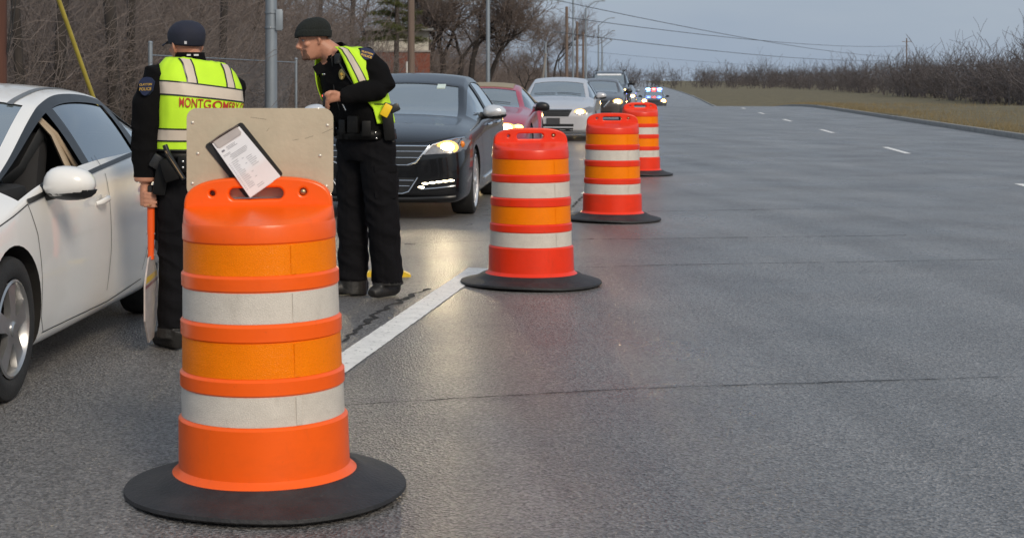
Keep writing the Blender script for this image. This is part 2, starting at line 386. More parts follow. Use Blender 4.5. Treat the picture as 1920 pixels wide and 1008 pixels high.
def make_drum(plastic, bands):
    r = empty('traffic_drum')
    prof = [(.20, .06), (.315, .062), (.318, .075), (.300, .09), (.292, .10), (.289, .262), (.283, .268), (.277, .272), (.275, .371), (.281, .376), (.281, .418), (.276, .423), (.271, .428),
            (.269, .544), (.275, .549), (.275, .594), (.270, .600), (.266, .605), (.264, .708), (.269, .713), (.269, .752), (.265, .757), (.260, .762), (.258, .862), (.262, .868), (.2615, .915), (.258, .925)]
    b = MB(); b.lathe(prof, 72)
    # shoulder: round rim narrowing to the flat handle
    n = 72; rows = 9; base = len(b.v)
    for j in range(rows):
        t = j/(rows-1); z = .925+.052*(t**.8); e = 2/(2+2.2*t)
        hw = .258*(1-.02*t); hd = .258*(1-t)+.024*t; hd = .024+(hd-.024)*(1-.10*math.sin(math.pi*t))
        for k in range(n):
            a = 2*math.pi*k/n; c, s = math.cos(a), math.sin(a)
            b.v.append((hw*math.copysign(abs(c)**e, c), hd*math.copysign(abs(s)**e, s), z))
    for j in range(rows-1):
        for k in range(n):
            a = base+j*n+k; q = base+j*n+(k+1) % n; b.f.append((a, q, q+n, a+n)); b.m.append(0)
    b.build('body', plastic, r, True, 32)
    # handle plate with slot and lamp holes (drawn in XY, then stood up)
    out = []
    for i in range(33):
        a = math.pi*i/32; c, s = math.cos(a), math.sin(a)
        out.append((.253*math.copysign(abs(c)**.62, c), .958+.112*abs(s)**.62))
    out += [(-.253, .945), (.253, .945)]
    slot = rrect(-.098, .995, .088, 1.034, .0195, 6)
    def hole(x, z, rr): return [(x+rr*math.cos(2*math.pi*i/14), z+rr*math.sin(2*math.pi*i/14)) for i in range(14)]
    me = curve_mesh([out, slot[::-1], hole(-.155, 1.018, .010)[::-1], hole(.155, 1.018, .013)[::-1]], .048, .008)
    me.transform(Matrix.Rotation(R(90), 4, 'X')); me.materials.clear(); me.materials.append(plastic)
    h = link('handle', me, r, True, 35)
    q = MB(); q.lathe([(.012, 0), (.024, .0), (.027, .004), (.024, .008), (.014, .006)], 20, axis='Y'); q.v = [(x+.155, -y-.0225, z+1.018) for x, y, z in q.v]; q.build('lamp_socket', plastic, h)
    q = MB(); q.lathe([(.0, -.034), (.005, -.034), (.009, -.031), (.011, -.027), (.0115, -.0), (.0115, .03), (0, .03)], 14, (.155, 0, 1.018), axis='Y'); q.build('bolt', brass, h)
    for i, (z0, z1) in enumerate(((.762, .862), (.606, .706), (.429, .543), (.273, .370))):
        rr0 = [.2602, .2662, .2712, .2772][i]+.0012; rr1 = rr0-.002
        q = MB(); q.lathe([(rr0-.003, z0-.001), (rr0, z0), (rr1, z1), (rr1-.003, z1+.001)], 72)
        o = q.build('reflective_band', bands[i % 2], r, True, 30); tag(o, ['amber reflective band', 'silver white reflective band'][i % 2])
        q = MB()                                              # lap joint of the sheeting: a thin vertical strip
        for k in range(9):
            a = R(-62+k*.55); 
            for z in (z0+.002, z1-.002): q.v.append(((rr0+.0016)*math.cos(a), (rr0+.0016)*math.sin(a), z))
        q.f = [(2*k, 2*k+2, 2*k+3, 2*k+1) for k in range(8)]; q.m = [0]*8
        q.build('lap_joint', bands[i % 2], o)
    q = MB(); V = []; n = 72
    pr = [(.30, .012), (.47, .004), (.482, .012), (.480, .024), (.455, .032), (.41, .042), (.36, .060), (.335, .076), (.322, .080), (.30, .074), (.29, .05)]
    q.lathe(pr, n)
    q.v = [(x*(1+.012*math.sin(3*math.atan2(y, x))), y*(1+.012*math.sin(2*math.atan2(y, x)+1)), z+(.012*max(0, math.sin(2*math.atan2(y, x)-.6)) if math.hypot(x, y) > .4 else 0)) for x, y, z in q.v]
    q.build('rubber_base', rubber, r)
    return r
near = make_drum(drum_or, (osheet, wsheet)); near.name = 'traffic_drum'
ND = 5.46
near.location = (at(497, 0, ND).x, ND, 0); near.rotation_euler = (0, R(-1.3), R(-3))
tag(near, 'orange striped traffic drum with a clipboard and tan board on its handle', 'traffic drum', 'striped traffic drums')
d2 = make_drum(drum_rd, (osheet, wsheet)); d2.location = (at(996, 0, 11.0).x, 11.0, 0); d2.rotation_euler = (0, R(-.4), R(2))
tag(d2, 'red orange striped drum on black rubber base touching the white lane line', 'traffic drum', 'striped traffic drums')
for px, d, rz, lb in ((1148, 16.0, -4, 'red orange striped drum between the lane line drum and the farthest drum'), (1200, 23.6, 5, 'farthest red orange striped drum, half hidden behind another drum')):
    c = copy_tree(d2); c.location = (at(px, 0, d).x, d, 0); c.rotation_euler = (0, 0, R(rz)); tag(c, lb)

# ------------------------------------------------------------------ board and clipboard on the near drum
BD = ND+.036; sB = FOC/BD
def bx(px): return (px-CX)/sB
def bz(py): return CH-(py-HY)/sB
alu = mat('weathered_aluminium', (.52, .445, .325), .5, .1, .14, 3.5, .12, 40)
riv = mat('rivet', (.62, .58, .5), .4, .5, .1, 10); scf = mat('scuff_mark', (.16, .14, .11), .8)
sb = empty('sign_board', ((bx(488)), BD, bz(370)))
tag(sb, 'blank tan sheet metal board with rounded corners fixed behind the near drum handle', 'board')
me = curve_mesh([rrect(bx(350)-bx(488), 0, bx(625)-bx(488), bz(203)-bz(370), .035, 8)], .004, .0008)
me.transform(Matrix.Rotation(R(90), 4, 'X')); me.materials.clear(); me.materials.append(alu); pl = link('plate', me, sb, True, 35)
for px, py in ((361, 230), (371, 288), (361, 344), (614, 235), (600, 292), (612, 349)):
    q = MB(); q.lathe([(0, -.0055), (.004, -.005), (.006, -.0035), (.0065, -.002)], 12, (bx(px)-bx(488), 0, bz(py)-bz(370)), axis='Y'); q.build('rivet', riv, sb)
q = MB(); q.box((bx(378)-bx(488), -.0026, bz(350)-bz(370)), (.030, .0008, .014)); q.build('sticker', mat('sticker_white', (.75, .73, .68), .5), sb)
for pts in (([(572, 260), (580, 257), (587, 255)]), ([(560, 261), (549, 263)]), ([(604, 250), (624, 241)]), ([(500, 246), (505, 240)]), ([(470, 220), (500, 224)])):
    q = MB(); q.tube([(bx(a)-bx(488), -.0023, bz(b)-bz(370)) for a, b in pts], .0009, 5, flat=1); q.build('scuff', scf, sb)
blk = mat('clipboard_black', (.012, .012, .012), .45, 0, .3, 8); papm = mat('paper', (.80, .78, .79), .7, 0, .03, 8)
CD = ND+.0295; sC = FOC/CD
def cpt(px, py, d): return at(px, py, d)
cb = empty('clipboard', cpt(457, 370, CD))
tag(cb, 'black clipboard with a white printed form wedged over the drum handle', 'clipboard')
o = Vector(cb.location)
TL, TR, BR_, BL = [cpt(*q, CD)-o for q in ((383, 273), (453, 228), (532, 325), (462, 372))]
ax = (TR-TL); ay = (TL-BL); W_, H_ = ax.length, ay.length; ax.normalize(); ay.normalize()
q = MB(); q.prism(rrect(0, 0, W_, H_, .011, 5), BL, ax, ay, .004); q.build('backing', blk, cb)
# sheets: leave the board under the clip and come forward over the front of the handle
pTL, pTR, pBR, pBL = [Vector(q) for q in ((398, 270, 0), (449, 238, 0), (526, 331, 0), (469, 371, 0))]
def paper_pt(s, t, lift=0.0):
    p = pTL.lerp(pTR, s).lerp(pBL.lerp(pBR, s), t)
    fw = -.006-.060*max(0, min(1, t/.62))**1.25-.004*math.sin(t*5)*s
    return cpt(p.x, p.y, CD+fw-lift)-o
for k, lift in enumerate((0, .0015)):
    q = MB(); n = 16
    for j in range(n+1):
        for i in range(7): q.v.append(tuple(paper_pt(i/6+(.006*k), j/n-(.008*k), lift)))
    q.f = [(j*7+i, (j+1)*7+i, (j+1)*7+i+1, j*7+i+1) for j in range(n) for i in range(6)]; q.m = [0]*len(q.f)
    pp = q.build('paper_sheet', papm, cb)
ink = mat('print_ink', (.22, .21, .24), .8); q = MB(); rn = random.Random(4)
def pline(s0, s1, t, h=.007):
    n = 6; k = len(q.v)
    for i in range(n+1):
        for tt in (t, t+h): q.v.append(tuple(paper_pt(s0+(s1-s0)*i/n, tt, .0024)))
    for i in range(n): q.f.append((k+2*i, k+2*i+1, k+2*i+3, k+2*i+2)); q.m.append(0)
for t in (.155, .175, .195): pline(.28, .55+.2*rn.random(), t, .006)
pline(.10, .2, .165, .03)
for t in (.245, .265): pline(.06, .3, t, .005)
for i in range(4): pline(.25-.04*(i % 2), .82-.1*rn.random(), .29+.022*i, .006)
for i in range(16):
    t = .40+.031*i; pline(.05, .09, t, .006); pline(.14, .26+.12*rn.random(), t, .006)
    if i in (3, 4, 5, 6, 7, 8): pline(.58, .74+.1*rn.random(), t-.04, .006)
    if i in (1, 4, 9, 12): pline(.46, .52, t, .006)
for t in (.90, .93): pline(.35, .55, t, .005)
q.build('printed_text', ink, pp)
q = MB(); c0 = (pTL.lerp(pTR, .5)); 
cl = lambda s, t, lf: paper_pt(s, t, lf)
k = 0
for s0, s1, t0, t1, lf in ((.06, .94, -.02, .115, .004),):
    P = [cl(s, t, lf) for s, t in ((s0, t0), (s1, t0), (s1, t1*.75), (s1-.06, t1), (s0+.06, t1), (s0, t1*.75))]
    n = len(P); q.add(P+[p+Vector((0, .0025, 0)) for p in P], [tuple(range(n-1, -1, -1)), tuple(range(n, 2*n))]+[(i, (i+1) % n, (i+1) % n+n, i+n) for i in range(n)])
q.build('clip', mat('clip_metal', (.55, .47, .42), .35, .5, .15, 9), cb)
q = MB(); q.tube([cl(-.02, -.03, .006), cl(.3, -.045, .007), cl(.7, -.045, .007), cl(1.0, -.03, .006)], .0028, 8); q.build('clip_hinge', mat('clip_dark', (.2, .17, .15), .4, .8), cb)
# yellow wedge on the asphalt behind the boots
yel = mat('yellow_plastic', (.75, .50, .02), .5, 0, .15, 12)
p = gp(729, 518); q = MB()
L2 = .31
q.prism([(-.155, 0), (-.155, .028), (-.14, .038), (-.02, .034), (.07, .040), (.10, .040), (.155, .016), (.155, 0), (.05, 0), (.045, .012), (-.09, .012), (-.095, 0)], (0, -.05, 0), (1, 0, 0), (0, 0, 1), -.11)
q.v = [(x, y, z) for x, y, z in q.v]
yw = q.build('wheel_chock', yel, None, False); yw.location = (p.x, p.y+.12, 0); tag(yw, 'low yellow plastic chock lying on the asphalt behind the officer boots', 'chock')
# ------------------------------------------------------------------ cars
# car space: origin on the ground under the middle of the front axle, +X forward, +Y the car's left, x below counts back from the nose
trim = mat('car_black_trim', (.016, .017, .018), .38, 0, .2, 8)
archm = mat('wheel_well', (.012, .011, .010), .9, 0, .4, 12)
tyre = mat('tyre_rubber', (.020, .020, .020), .72, 0, .3, 14, .2, 90)
chrome = mat('chrome', (.78, .79, .80), .12, 1, .05, 9)
alloy = mat('alloy_wheel', (.48, .48, .48), .3, .85, .12, 9)
seam = mat('panel_gap', (.03, .03, .03), .8)
cloth_d = mat('seat_cloth', (.022, .022, .024), .85, 0, .2, 10)
beige = mat('cabin_trim_beige', (.42, .33, .23), .6, 0, .1, 6)
ws_glass = glass('windscreen_glass', (.62, .68, .68), (.30, .35, .36), .46, .20)
sd_glass = glass('side_glass', (.34, .38, .37), (.05, .06, .06), .25, .12)
lens = glass('lamp_lens', (.85, .85, .85), (.5, .5, .5), .10, .10)
lampin = mat('lamp_inner', (.30, .30, .31), .3, .5, .3, 30)
amber = mat('amber_lens', (.75, .22, .02), .25)
head_on = emit('headlight_lit', (1.0, .76, .40), 26); head_warm = emit('headlight_warm', (1.0, .62, .24), 26); halo = emit('halo_glow', (1.0, .52, .13), 1.15); led_on = emit('led_lit', (1.0, .86, .58), 5); amb_on = emit('amber_lit', (1.0, .50, .10), 5)  # the weak orange emitter imitates a yellow halo round the lit bulbs
plate_m = mat('number_plate', (.05, .05, .055), .5)
def paint(name, col, metal=0., rough=.3, dirt=.06):
    return mat(name, col, rough, metal, dirt, 1.6, 0, 0, coat=.8, inside=(.012, .012, .013))
def profile(c):
    L, H = c['L'], c['H']; n, cw, hd, rp, rr, dk = c['nose'], c['cowl'], c['header'], c['peak'], c['rrear'], c['deck']
    top = pchip([0, .03, .10, .30, .70, cw[0]-.12, cw[0], hd[0], hd[0]+.25, rp, rr[0], dk[0], dk[0]+.12, L-.12, L-.03, L],
                [n-.18, n-.06, n, n+(cw[1]-n)*.32, n+(cw[1]-n)*.66, cw[1]-.025, cw[1], hd[1], hd[1]+.6*(H-hd[1]), H, rr[1], dk[1]+.01, dk[1], dk[1]-.02, dk[1]-.12, dk[1]-.3])
    b0, b1, b2 = c['belt']
    belt = pchip([0, .03, .10, .30, .70, cw[0], cw[0]+.5, dk[0], L-.15, L-.03, L], [n-.22, n-.10, n-.05, n+(b0-n)*.25, n+(b0-n)*.6, b0, b0+(b1-b0)*.5, b1, b2, b2-.1, b2-.26])
    W = c['W']/2; tp = c.get('taper', .80)
    wid = pchip([0, .04, .12, .30, .60, 1.1, 2.0, L*.62, L-.7, L-.25, L-.06, L], [W*tp*.93, W*(tp+.035), W*(tp+.09), W*.965, W*.99, W, W, W, W*.985, W*.94, W*.86, W*.80])
    return top, belt, wid
def make_car(name, c, pm, glassm=None, detail=2):
    L, H, W = c['L'], c['H'], c['W']/2; fo, wb, rad = c['fo'], c['wb'], c['r']; zb = c.get('zb', .165)
    top, belt, wid = profile(c); cw, hd, rr, dk = c['cowl'], c['header'], c['rrear'], c['deck']; wr = c['wr']
    bp0, bp1 = c['bpil']; ge = c['gend']; cp = c.get('cpil')
    keys = [0, .03, .10, .22, .40, .65, .9, cw[0]-.12, cw[0], cw[0]+.10]
    nmid = 5
    keys += [cw[0]+.10+(hd[0]-cw[0]-.10)*i/nmid for i in range(1, nmid+1)]+[hd[0]+.06, bp0, bp1, (bp1+ge)/2, ge, rr[0], (rr[0]+dk[0])/2, dk[0], dk[0]+.12, L-.25, L-.10, L-.03, L]
    if cp: keys += [cp[0], cp[1]]
    keys += [hd[0]+.4]
    xs = []
    for k in sorted(keys):
        if not xs or k-xs[-1] > .022: xs.append(k)
    NP = 15; rings = []
    for x in xs:
        w_, zt = wid(x), top(x); zbl = min(belt(x), zt-.025); g = max(0, min(1, (zt-zbl-.03)/(H-zbl-.03)))
        yb = w_*(.955-.02*g); y10 = w_*.80*(1-g)+wr*g; cr = .02+.035*math.sin(math.pi*min(1, g*1.0))*(1 if x < hd[0] or x > rr[0] else .6)+.02*g
        z10 = max(zt-cr, zbl+.012)
        endk = min(1, min(x, L-x)/.10); zlo = zb+(1-endk)*.10; zmid = .36*zlo+.64*zbl if False else zlo+(zbl-zlo)*.52
        P = [(0, zlo), (.80*w_, zlo), (.955*w_, zlo+.012), (.982*w_, zlo+.10), (.998*w_, zlo+(zbl-zlo)*.40), (1.0*w_, zlo+(zbl-zlo)*.60), (.982*w_, zlo+(zbl-zlo)*.84), (.965*w_, zbl-.018), (yb, zbl)]
        a = Vector((yb, zbl)); b = Vector((y10, z10))
        def side(t, bulge): 
            q = a.lerp(b, t); return (q.x+bulge*g*4*t*(1-t), q.y)
        P += [side(.5, .028), side(.875, .026), side(.94, .022), (b.x, b.y), (.52*y10, zt-.24*cr), (0, zt)]
        rings.append(P)
    n = 2*NP-2; V = []; F = []; T = []
    for x, P in zip(xs, rings):
        for y, z in P: V.append((fo-x, y, z))
        for y, z in P[NP-2:0:-1]: V.append((fo-x, -y, z))
    def tagof(i, j):                      # i station gap, j segment of the half profile
        x0, x1 = xs[i], xs[i+1]; xm = (x0+x1)/2
        if j >= 12:
            if cw[0]+.03 < xm < hd[0]: return 1
            if rr[0] < xm < dk[0]: return 3
        if j in (8, 9) or (j == 10 and False):
            if cw[0]+.12 < xm < ge:
                if bp0-.001 <= x0 and x1 <= bp1+.001: return 5
                if cp and cp[0]-.001 <= x0 and x1 <= cp[1]+.001: return 5
                return (4 if xm < bp0 else 2) if j == 8 or not c.get('frame') else (4 if xm < bp0 else 2)
        if j == 10 and c.get('frame') and cw[0]+.06 < xm < ge+.12: return 5
        return 0
    for i in range(len(xs)-1):
        for k in range(n):
            a, b = i*n+k, i*n+(k+1) % n; F.append((a, b, b+n, a+n)); j = k if k < NP-1 else n-1-k; T.append(tagof(i, j))
    for i, flip in ((0, True), (len(xs)-1, False)):
        o = i*n
        for k in range(NP-1):
            a, b = k, k+1; a2, b2 = (n-k) % n, (n-k-1)
            f = [a, b, b2, a2]; f = [q for m_, q in enumerate(f) if q not in f[:m_]]
            f = [o+q for q in f]; F.append(tuple(f[::-1] if not flip else f)); T.append(0)
    # inside surfaces keep a dark lining through the paint's back side
    me = bpy.data.meshes.new('hull'); me.from_pydata(V, [], F); me.update()
    bm = bmesh.new(); bm.from_mesh(me); bmesh.ops.recalc_face_normals(bm, faces=bm.faces); bm.to_mesh(me); bm.free()
    glassm = glassm or ws_glass
    mats = [pm, glassm, sd_glass, sd_glass, sd_glass, trim, archm]
    for q in mats: me.materials.append(q)
    me.polygons.foreach_set('material_index', T)
    hull = bpy.data.objects.new('hull', me); COL.objects.link(hull)
    ss = hull.modifiers.new('s', 'SUBSURF'); ss.levels = ss.render_levels = detail
    me1 = evaluated(hull); drop(hull)
    hull = bpy.data.objects.new('hull', me1); COL.objects.link(hull)
    cm = bpy.data.meshes.new('cut'); cb_ = MB()
    for ax_x in (0, -wb):
        for s in (-1, 1):
            y0, y1 = sorted((s*W*.50, s*(W+.3)))
            cb_.tube([(ax_x, y0, rad), (ax_x, y1, rad)], rad*c.get('arch', 1.13), 40)
    cm.from_pydata(cb_.v, [], cb_.f); 
    for q in mats: cm.materials.append(q)
    cm.polygons.foreach_set('material_index', [6]*len(cm.polygons))
    bmc = bmesh.new(); bmc.from_mesh(cm); bmesh.ops.recalc_face_normals(bmc, faces=bmc.faces); bmc.to_mesh(cm); bmc.free()
    cut = bpy.data.objects.new('cut', cm); COL.objects.link(cut)
    bo = hull.modifiers.new('b', 'BOOLEAN'); bo.operation = 'DIFFERENCE'; bo.object = cut; bo.solver = 'EXACT'
    me2 = evaluated(hull); drop(hull); drop(cut)
    root = empty(name)
    bm = bmesh.new(); bm.from_mesh(me2); bvh = BVHTree.FromBMesh(bm)
    names = {0: 'body', 1: 'windscreen', 2: 'side_window', 3: 'rear_window', 4: 'side_window', 5: 'window_frame', 6: 'wheel_well'}
    def sub(sel, nm, m, push=0.0):
        idx = {}; vs = []; fs = []
        for f in bm.faces:
            if not sel(f): continue
            q = []
            for v in f.verts:
                if v.index not in idx: idx[v.index] = len(vs); vs.append(v.co-v.normal*push)
                q.append(idx[v.index])
            fs.append(q)
        if not fs: return None
        k = bpy.data.meshes.new(nm); k.from_pydata([tuple(v) for v in vs], [], fs); k.materials.append(m)
        return link(nm, k, root, True, 50)
    bm.normal_update()
    parts = {}
    parts['body'] = sub(lambda f: f.material_index == 0, 'body', pm)
    sub(lambda f: f.material_index == 1, 'windscreen', glassm, .006)
    sub(lambda f: f.material_index == 3, 'rear_window', sd_glass, .006)
    for s in (1, -1):
        for ti in (4, 2):
            if ti == 4 and s == 1 and c.get('open'): continue
            if cp and ti == 2:
                sub(lambda f: f.material_index == 2 and f.calc_center_median().y*s > 0 and fo-f.calc_center_median().x < (cp[0]+cp[1])/2, 'side_window', sd_glass, .008)
                sub(lambda f: f.material_index == 2 and f.calc_center_median().y*s > 0 and fo-f.calc_center_median().x >= (cp[0]+cp[1])/2, 'side_window', sd_glass, .008)
            else: sub(lambda f: f.material_index == ti and f.calc_center_median().y*s > 0, 'side_window', sd_glass, .008)
        sub(lambda f: f.material_index == 5 and f.calc_center_median().y*s > 0, 'window_frame', trim, 0.0)
        for ax_x in (0, -wb):
            sub(lambda f: f.material_index == 6 and f.calc_center_median().y*s > 0 and abs(f.calc_center_median().x-ax_x) < rad*1.4, 'wheel_well', archm)
    bm.free()
    # wheels
    def wheel(x, s):
        q = MB(); tw = c.get('tw', .215); rr_ = c.get('rim', rad*.66); yo = 0
        pf = [(rr_, -tw*.42), (rr_+.02, -tw*.49), (rad*.86, -tw*.5), (rad*.97, -tw*.44), (rad, -tw*.34), (rad, tw*.34), (rad*.97, tw*.44), (rad*.86, tw*.5), (rr_+.02, tw*.49), (rr_, tw*.42), (rr_*.96, tw*.2), (rr_*.96, -tw*.2)]
        q.lathe(pf, 44, axis='Y', close=True)
        t = q.build('wheel', tyre, root, True, 35); t.location = (x, s*(W-tw/2-.012), rad)
        ri = MB(); yf = s*tw*.455
        ri.lathe([(rr_, yf*1.02), (rr_*.95, yf*1.08), (rr_*.90, yf*.9), (rr_*.86, yf*.3), (rr_*.84, -yf)], 44, axis='Y')
        ns = c.get('spokes', 5)
        for k in range(ns):
            a = 2*math.pi*k/ns+.3; ca, sa = math.cos(a), math.sin(a); wd = c.get('spw', .30)
            dx = Vector((ca, 0, sa)); dz = Vector((-sa, 0, ca))
            pts = []
            for rf, wf, yy in ((.10, wd*.42, 1.0), (.45, wd*.36, 1.02), (.90, wd*.55, .95)):
                for e in (-1, 1):
                    for dp in (0, 1): pts.append(dx*rr_*rf+dz*e*rr_*wf+Vector((0, yf*yy-s*dp*.03, 0)))
            fs = []
            for j in range(2):
                o = j*4
                fs += [(o, o+4, o+6, o+2), (o+1, o+3, o+7, o+5), (o, o+1, o+5, o+4), (o+2, o+6, o+7, o+3)]
            ri.add(pts, fs)
        ri.lathe([(0, yf*1.12), (rr_*.12, yf*1.12), (rr_*.16, yf*1.05), (rr_*.17, yf*.6)], 20, axis='Y')
        ro = ri.build('rim', c.get('rimmat', alloy), t, True, 30)
        dk_ = MB(); dk_.lathe([(0, 0), (rr_*.85, 0)], 24, axis='Y'); dk_.build('brake_disc', archm, t)
    for x in (0, -wb):
        for s in (1, -1): wheel(x, s)
    # cabin
    zs = belt(2.2)
    for s in (1, -1):
        q = MB(); xf = fo-c.get('seatx', (bp0-.15)); sc = .9
        q.box((xf+.25, s*.37, .50), (.55, .50, .22), bev=.06); q.box((xf-.05, s*.37, .83), (.16, .47, .62), Matrix.Rotation(R(-16), 3, 'Y'), bev=.06)
        q.box((xf-.15, s*.37, 1.19), (.10, .26, .17), Matrix.Rotation(R(-10), 3, 'Y'), bev=.04); q.build('seat', cloth_d, root)
    q = MB(); xb = fo-(bp1+.85); q.box((xb, 0, .80), (.18, W*1.45, .55), Matrix.Rotation(R(-22), 3, 'Y'), bev=.06); q.build('rear_seat', cloth_d, root)
    q = MB(); q.box((fo-cw[0]-.42, 0, cw[1]-.13), (.42, W*1.62, .22), bev=.05); q.build('dashboard', cloth_d, root)
    q = MB(); q.lathe([(.18+.015*math.cos(t*math.pi/4), .015*math.sin(t*math.pi/4)) for t in range(8)], 28, close=True)
    st = q.build('steering_wheel', trim, root); st.location = (fo-cw[0]-.72, .37, cw[1]-.06); st.rotation_euler = (0, R(-64), 0)
    q = MB(); q.box((fo-(cw[0]+dk[0])/2, 0, .34), (dk[0]-cw[0], W*1.5, .06)); q.build('cabin_floor', cloth_d, root)
    car = dict(root=root, bvh=bvh, fo=fo, W=W, c=c, belt=belt, top=top)
    return car
def hit(car, axis, a, b):
    if axis == 'front': o, d = Vector((5, a, b)), Vector((-1, 0, 0))
    elif axis == 'left': o, d = Vector((car['fo']-a, 3, b)), Vector((0, -1, 0))
    elif axis == 'right': o, d = Vector((car['fo']-a, -3, b)), Vector((0, 1, 0))
    else: o, d = Vector((car['fo']-a, b, 4)), Vector((0, 0, -1))
    p, nn, i, ds = car['bvh'].ray_cast(o, d)
    if p is None or (axis in ('left', 'right') and abs(p.y) < car['W']*.55):
        tgt = o+d*(3-car['W']) if axis != 'front' else o+d*4.2
        p, nn, i, ds = car['bvh'].find_nearest(tgt)
    if nn.dot(d) > 0: nn = -nn
    return p, nn
def patch(car, name, axis, poly, m, off=.004, cuts=3, parent=None, mirror=False, skirt=.012):
    out = []
    for s in ((1, -1) if mirror else (1,)):
        ax = axis; pl = poly
        if s == -1:
            if axis in ('front', 'top'): pl = [((-y, z) if axis == 'front' else (y, -z)) for y, z in poly]
            else: ax = 'right' if axis == 'left' else 'left'
        bm = bmesh.new(); vs = [bm.verts.new((p[0], p[1], 0)) for p in pl]; bm.faces.new(vs)
        bmesh.ops.triangulate(bm, faces=bm.faces[:])
        for _ in range(cuts): bmesh.ops.subdivide_edges(bm, edges=[e for e in bm.edges if e.calc_length() > .05], cuts=1, use_grid_fill=False); bmesh.ops.triangulate(bm, faces=[f for f in bm.faces if len(f.verts) > 3])
        nr = {}
        for v in bm.verts:
            p, nn = hit(car, ax, v.co.x, v.co.y); v.co = p+nn*off; nr[v] = nn
        be = [e for e in bm.edges if len(e.link_faces) == 1]
        r_ = bmesh.ops.extrude_edge_only(bm, edges=be)
        nv = [g for g in r_['geom'] if isinstance(g, bmesh.types.BMVert)]
        for v in nv:
            q, nn, i, ds = car['bvh'].find_nearest(v.co)
            if nn.dot(v.co-q) < 0: nn = -nn
            v.co = v.co-nn*skirt
        bmesh.ops.recalc_face_normals(bm, faces=bm.faces)
        me = bpy.data.meshes.new(name); bm.to_mesh(me); bm.free(); me.materials.append(m)
        out.append(link(name, me, parent or car['root'], True, 40))
    return out
def line(car, name, axis, pts, wdt, m, off=.003, parent=None, mirror=False, step=.05, raise_=0.0):
    out = []
    for s in ((1, -1) if mirror else (1,)):
        ax = axis; pl = [Vector((p[0], p[1], 0)) for p in pts]
        if s == -1:
            if axis in ('front', 'top'): pl = [Vector((-p.x, p.y, 0)) if axis == 'front' else Vector((p.x, -p.y, 0)) for p in pl]
            else: ax = 'right' if axis == 'left' else 'left'
        P = []
        for i in range(len(pl)-1):
            n = max(1, int((pl[i+1]-pl[i]).length/step)); P += [pl[i].lerp(pl[i+1], k/n) for k in range(n)]
        P.append(pl[-1]); H3 = [hit(car, ax, p.x, p.y) for p in P]
        q = MB()
        if raise_:
            q.tube([h[0]+h[1]*off for h in H3], wdt, 8); 
        else:
            for i, (h, nn) in enumerate(H3):
                d = (H3[min(i+1, len(H3)-1)][0]-H3[max(i-1, 0)][0]).normalized(); sd_ = d.cross(nn).normalized()
                q.v += [tuple(h+nn*off+sd_*wdt/2), tuple(h+nn*off-sd_*wdt/2)]
            q.f = [(2*i, 2*i+1, 2*i+3, 2*i+2) for i in range(len(H3)-1)]; q.m = [0]*len(q.f)
        out.append(q.build(name, m, parent or car['root']))
    return out
def sq(v, size):                          # ellipsoid to rounded box
    h = (size[0], size[1]/2, size[2]/2); u = [c/k for c, k in zip(v, h)]; m = max(abs(a)**3.2 for a in u); n_ = sum(abs(a)**3.2 for a in u)**(1/3.2); l = math.sqrt(sum(a*a for a in u)) or 1
    f = l/n_ if n_ else 1
    return [c*(.55+.45*f) for c in v]
def mirrors(car, x, z, cap, size=(.11, .24, .15), reach=.12, low=None):
    for s in (1, -1):
        W = car['W']; p, nn = hit(car, 'left' if s > 0 else 'right', x, z)
        c = Vector((p.x-.02, s*(abs(p.y)+reach), z+.05))
        q = MB(); q.ell((0, 0, 0), (size[0], size[1]/2, size[2]/2), nu=20, nv=12)
        q.v = [((xx if xx > 0 else xx*.25), yy*(1-.18*(zz/size[2])), zz*(1+.25*(yy*-s)/size[1])) for xx, yy, zz in map(lambda v: sq(v, size), q.v)]
        o = q.build('mirror', cap, car['root']); o.location = c
        q = MB(); q.ell((-.012, 0, -.012), (size[0]*1.02, size[1]*.505, size[2]*.49), nu=20, nv=12)
        q.v = [((xx if xx > 0 else xx*.25), yy*(1-.18*(zz/size[2])), min(zz, -size[2]*.22)) for xx, yy, zz in map(lambda v: sq(v, size), q.v)]; q.build('mirror_base', low or trim, o)
        q = MB(); q.tube([(-.0, -s*reach*1.15, -.05), (0.0, -s*size[1]*.2, -.045)], [.045, .03], 10, flat=.6); q.build('mirror_arm', low or trim, o)
        q = MB(); q.ell((-.03, 0, 0), (.004, size[1]*.42, size[2]*.38)); q.build('mirror_glass', chrome, o)
def lamp(car, y, z, r, m, push=.006, parent=None, name='lamp', both=True, ry=None):
    for s in ((1, -1) if both else (1,)):
        p, nn = hit(car, 'front', s*y, z); q = MB(); q.ell((0, 0, 0), (.02, ry or r, r)); o = q.build(name, m, parent or car['root']); o.location = p+nn*push
def place(car, loc, a, label, cat='car', group=None):
    r = car['root']; r.location = loc; r.rotation_euler = (0, 0, math.atan2(-math.cos(a), -math.sin(a))); tag(r, label, cat, group); return r
G = 'cars queued along the road'

# ---- white sedan with its driver window down
C1 = dict(L=4.56, H=1.405, W=1.78, fo=.87, wb=2.70, r=.315, nose=.70, cowl=(.92, .925), header=(2.02, 1.325), peak=2.55, rrear=(3.20, 1.355), deck=(4.05, 1.06), belt=(.835, .99, 1.03), wr=.545,
          bpil=(2.08, 2.20), gend=3.62, cpil=(3.20, 3.24), frame=True, open=True, spokes=5, spw=.42, rim=.215, zb=.155, arch=1.15, seatx=2.05)
wp = mat('car_white', (.86, .845, .81), .30, 0, .05, 1.2, coat=.7, inside=(.02, .019, .018))
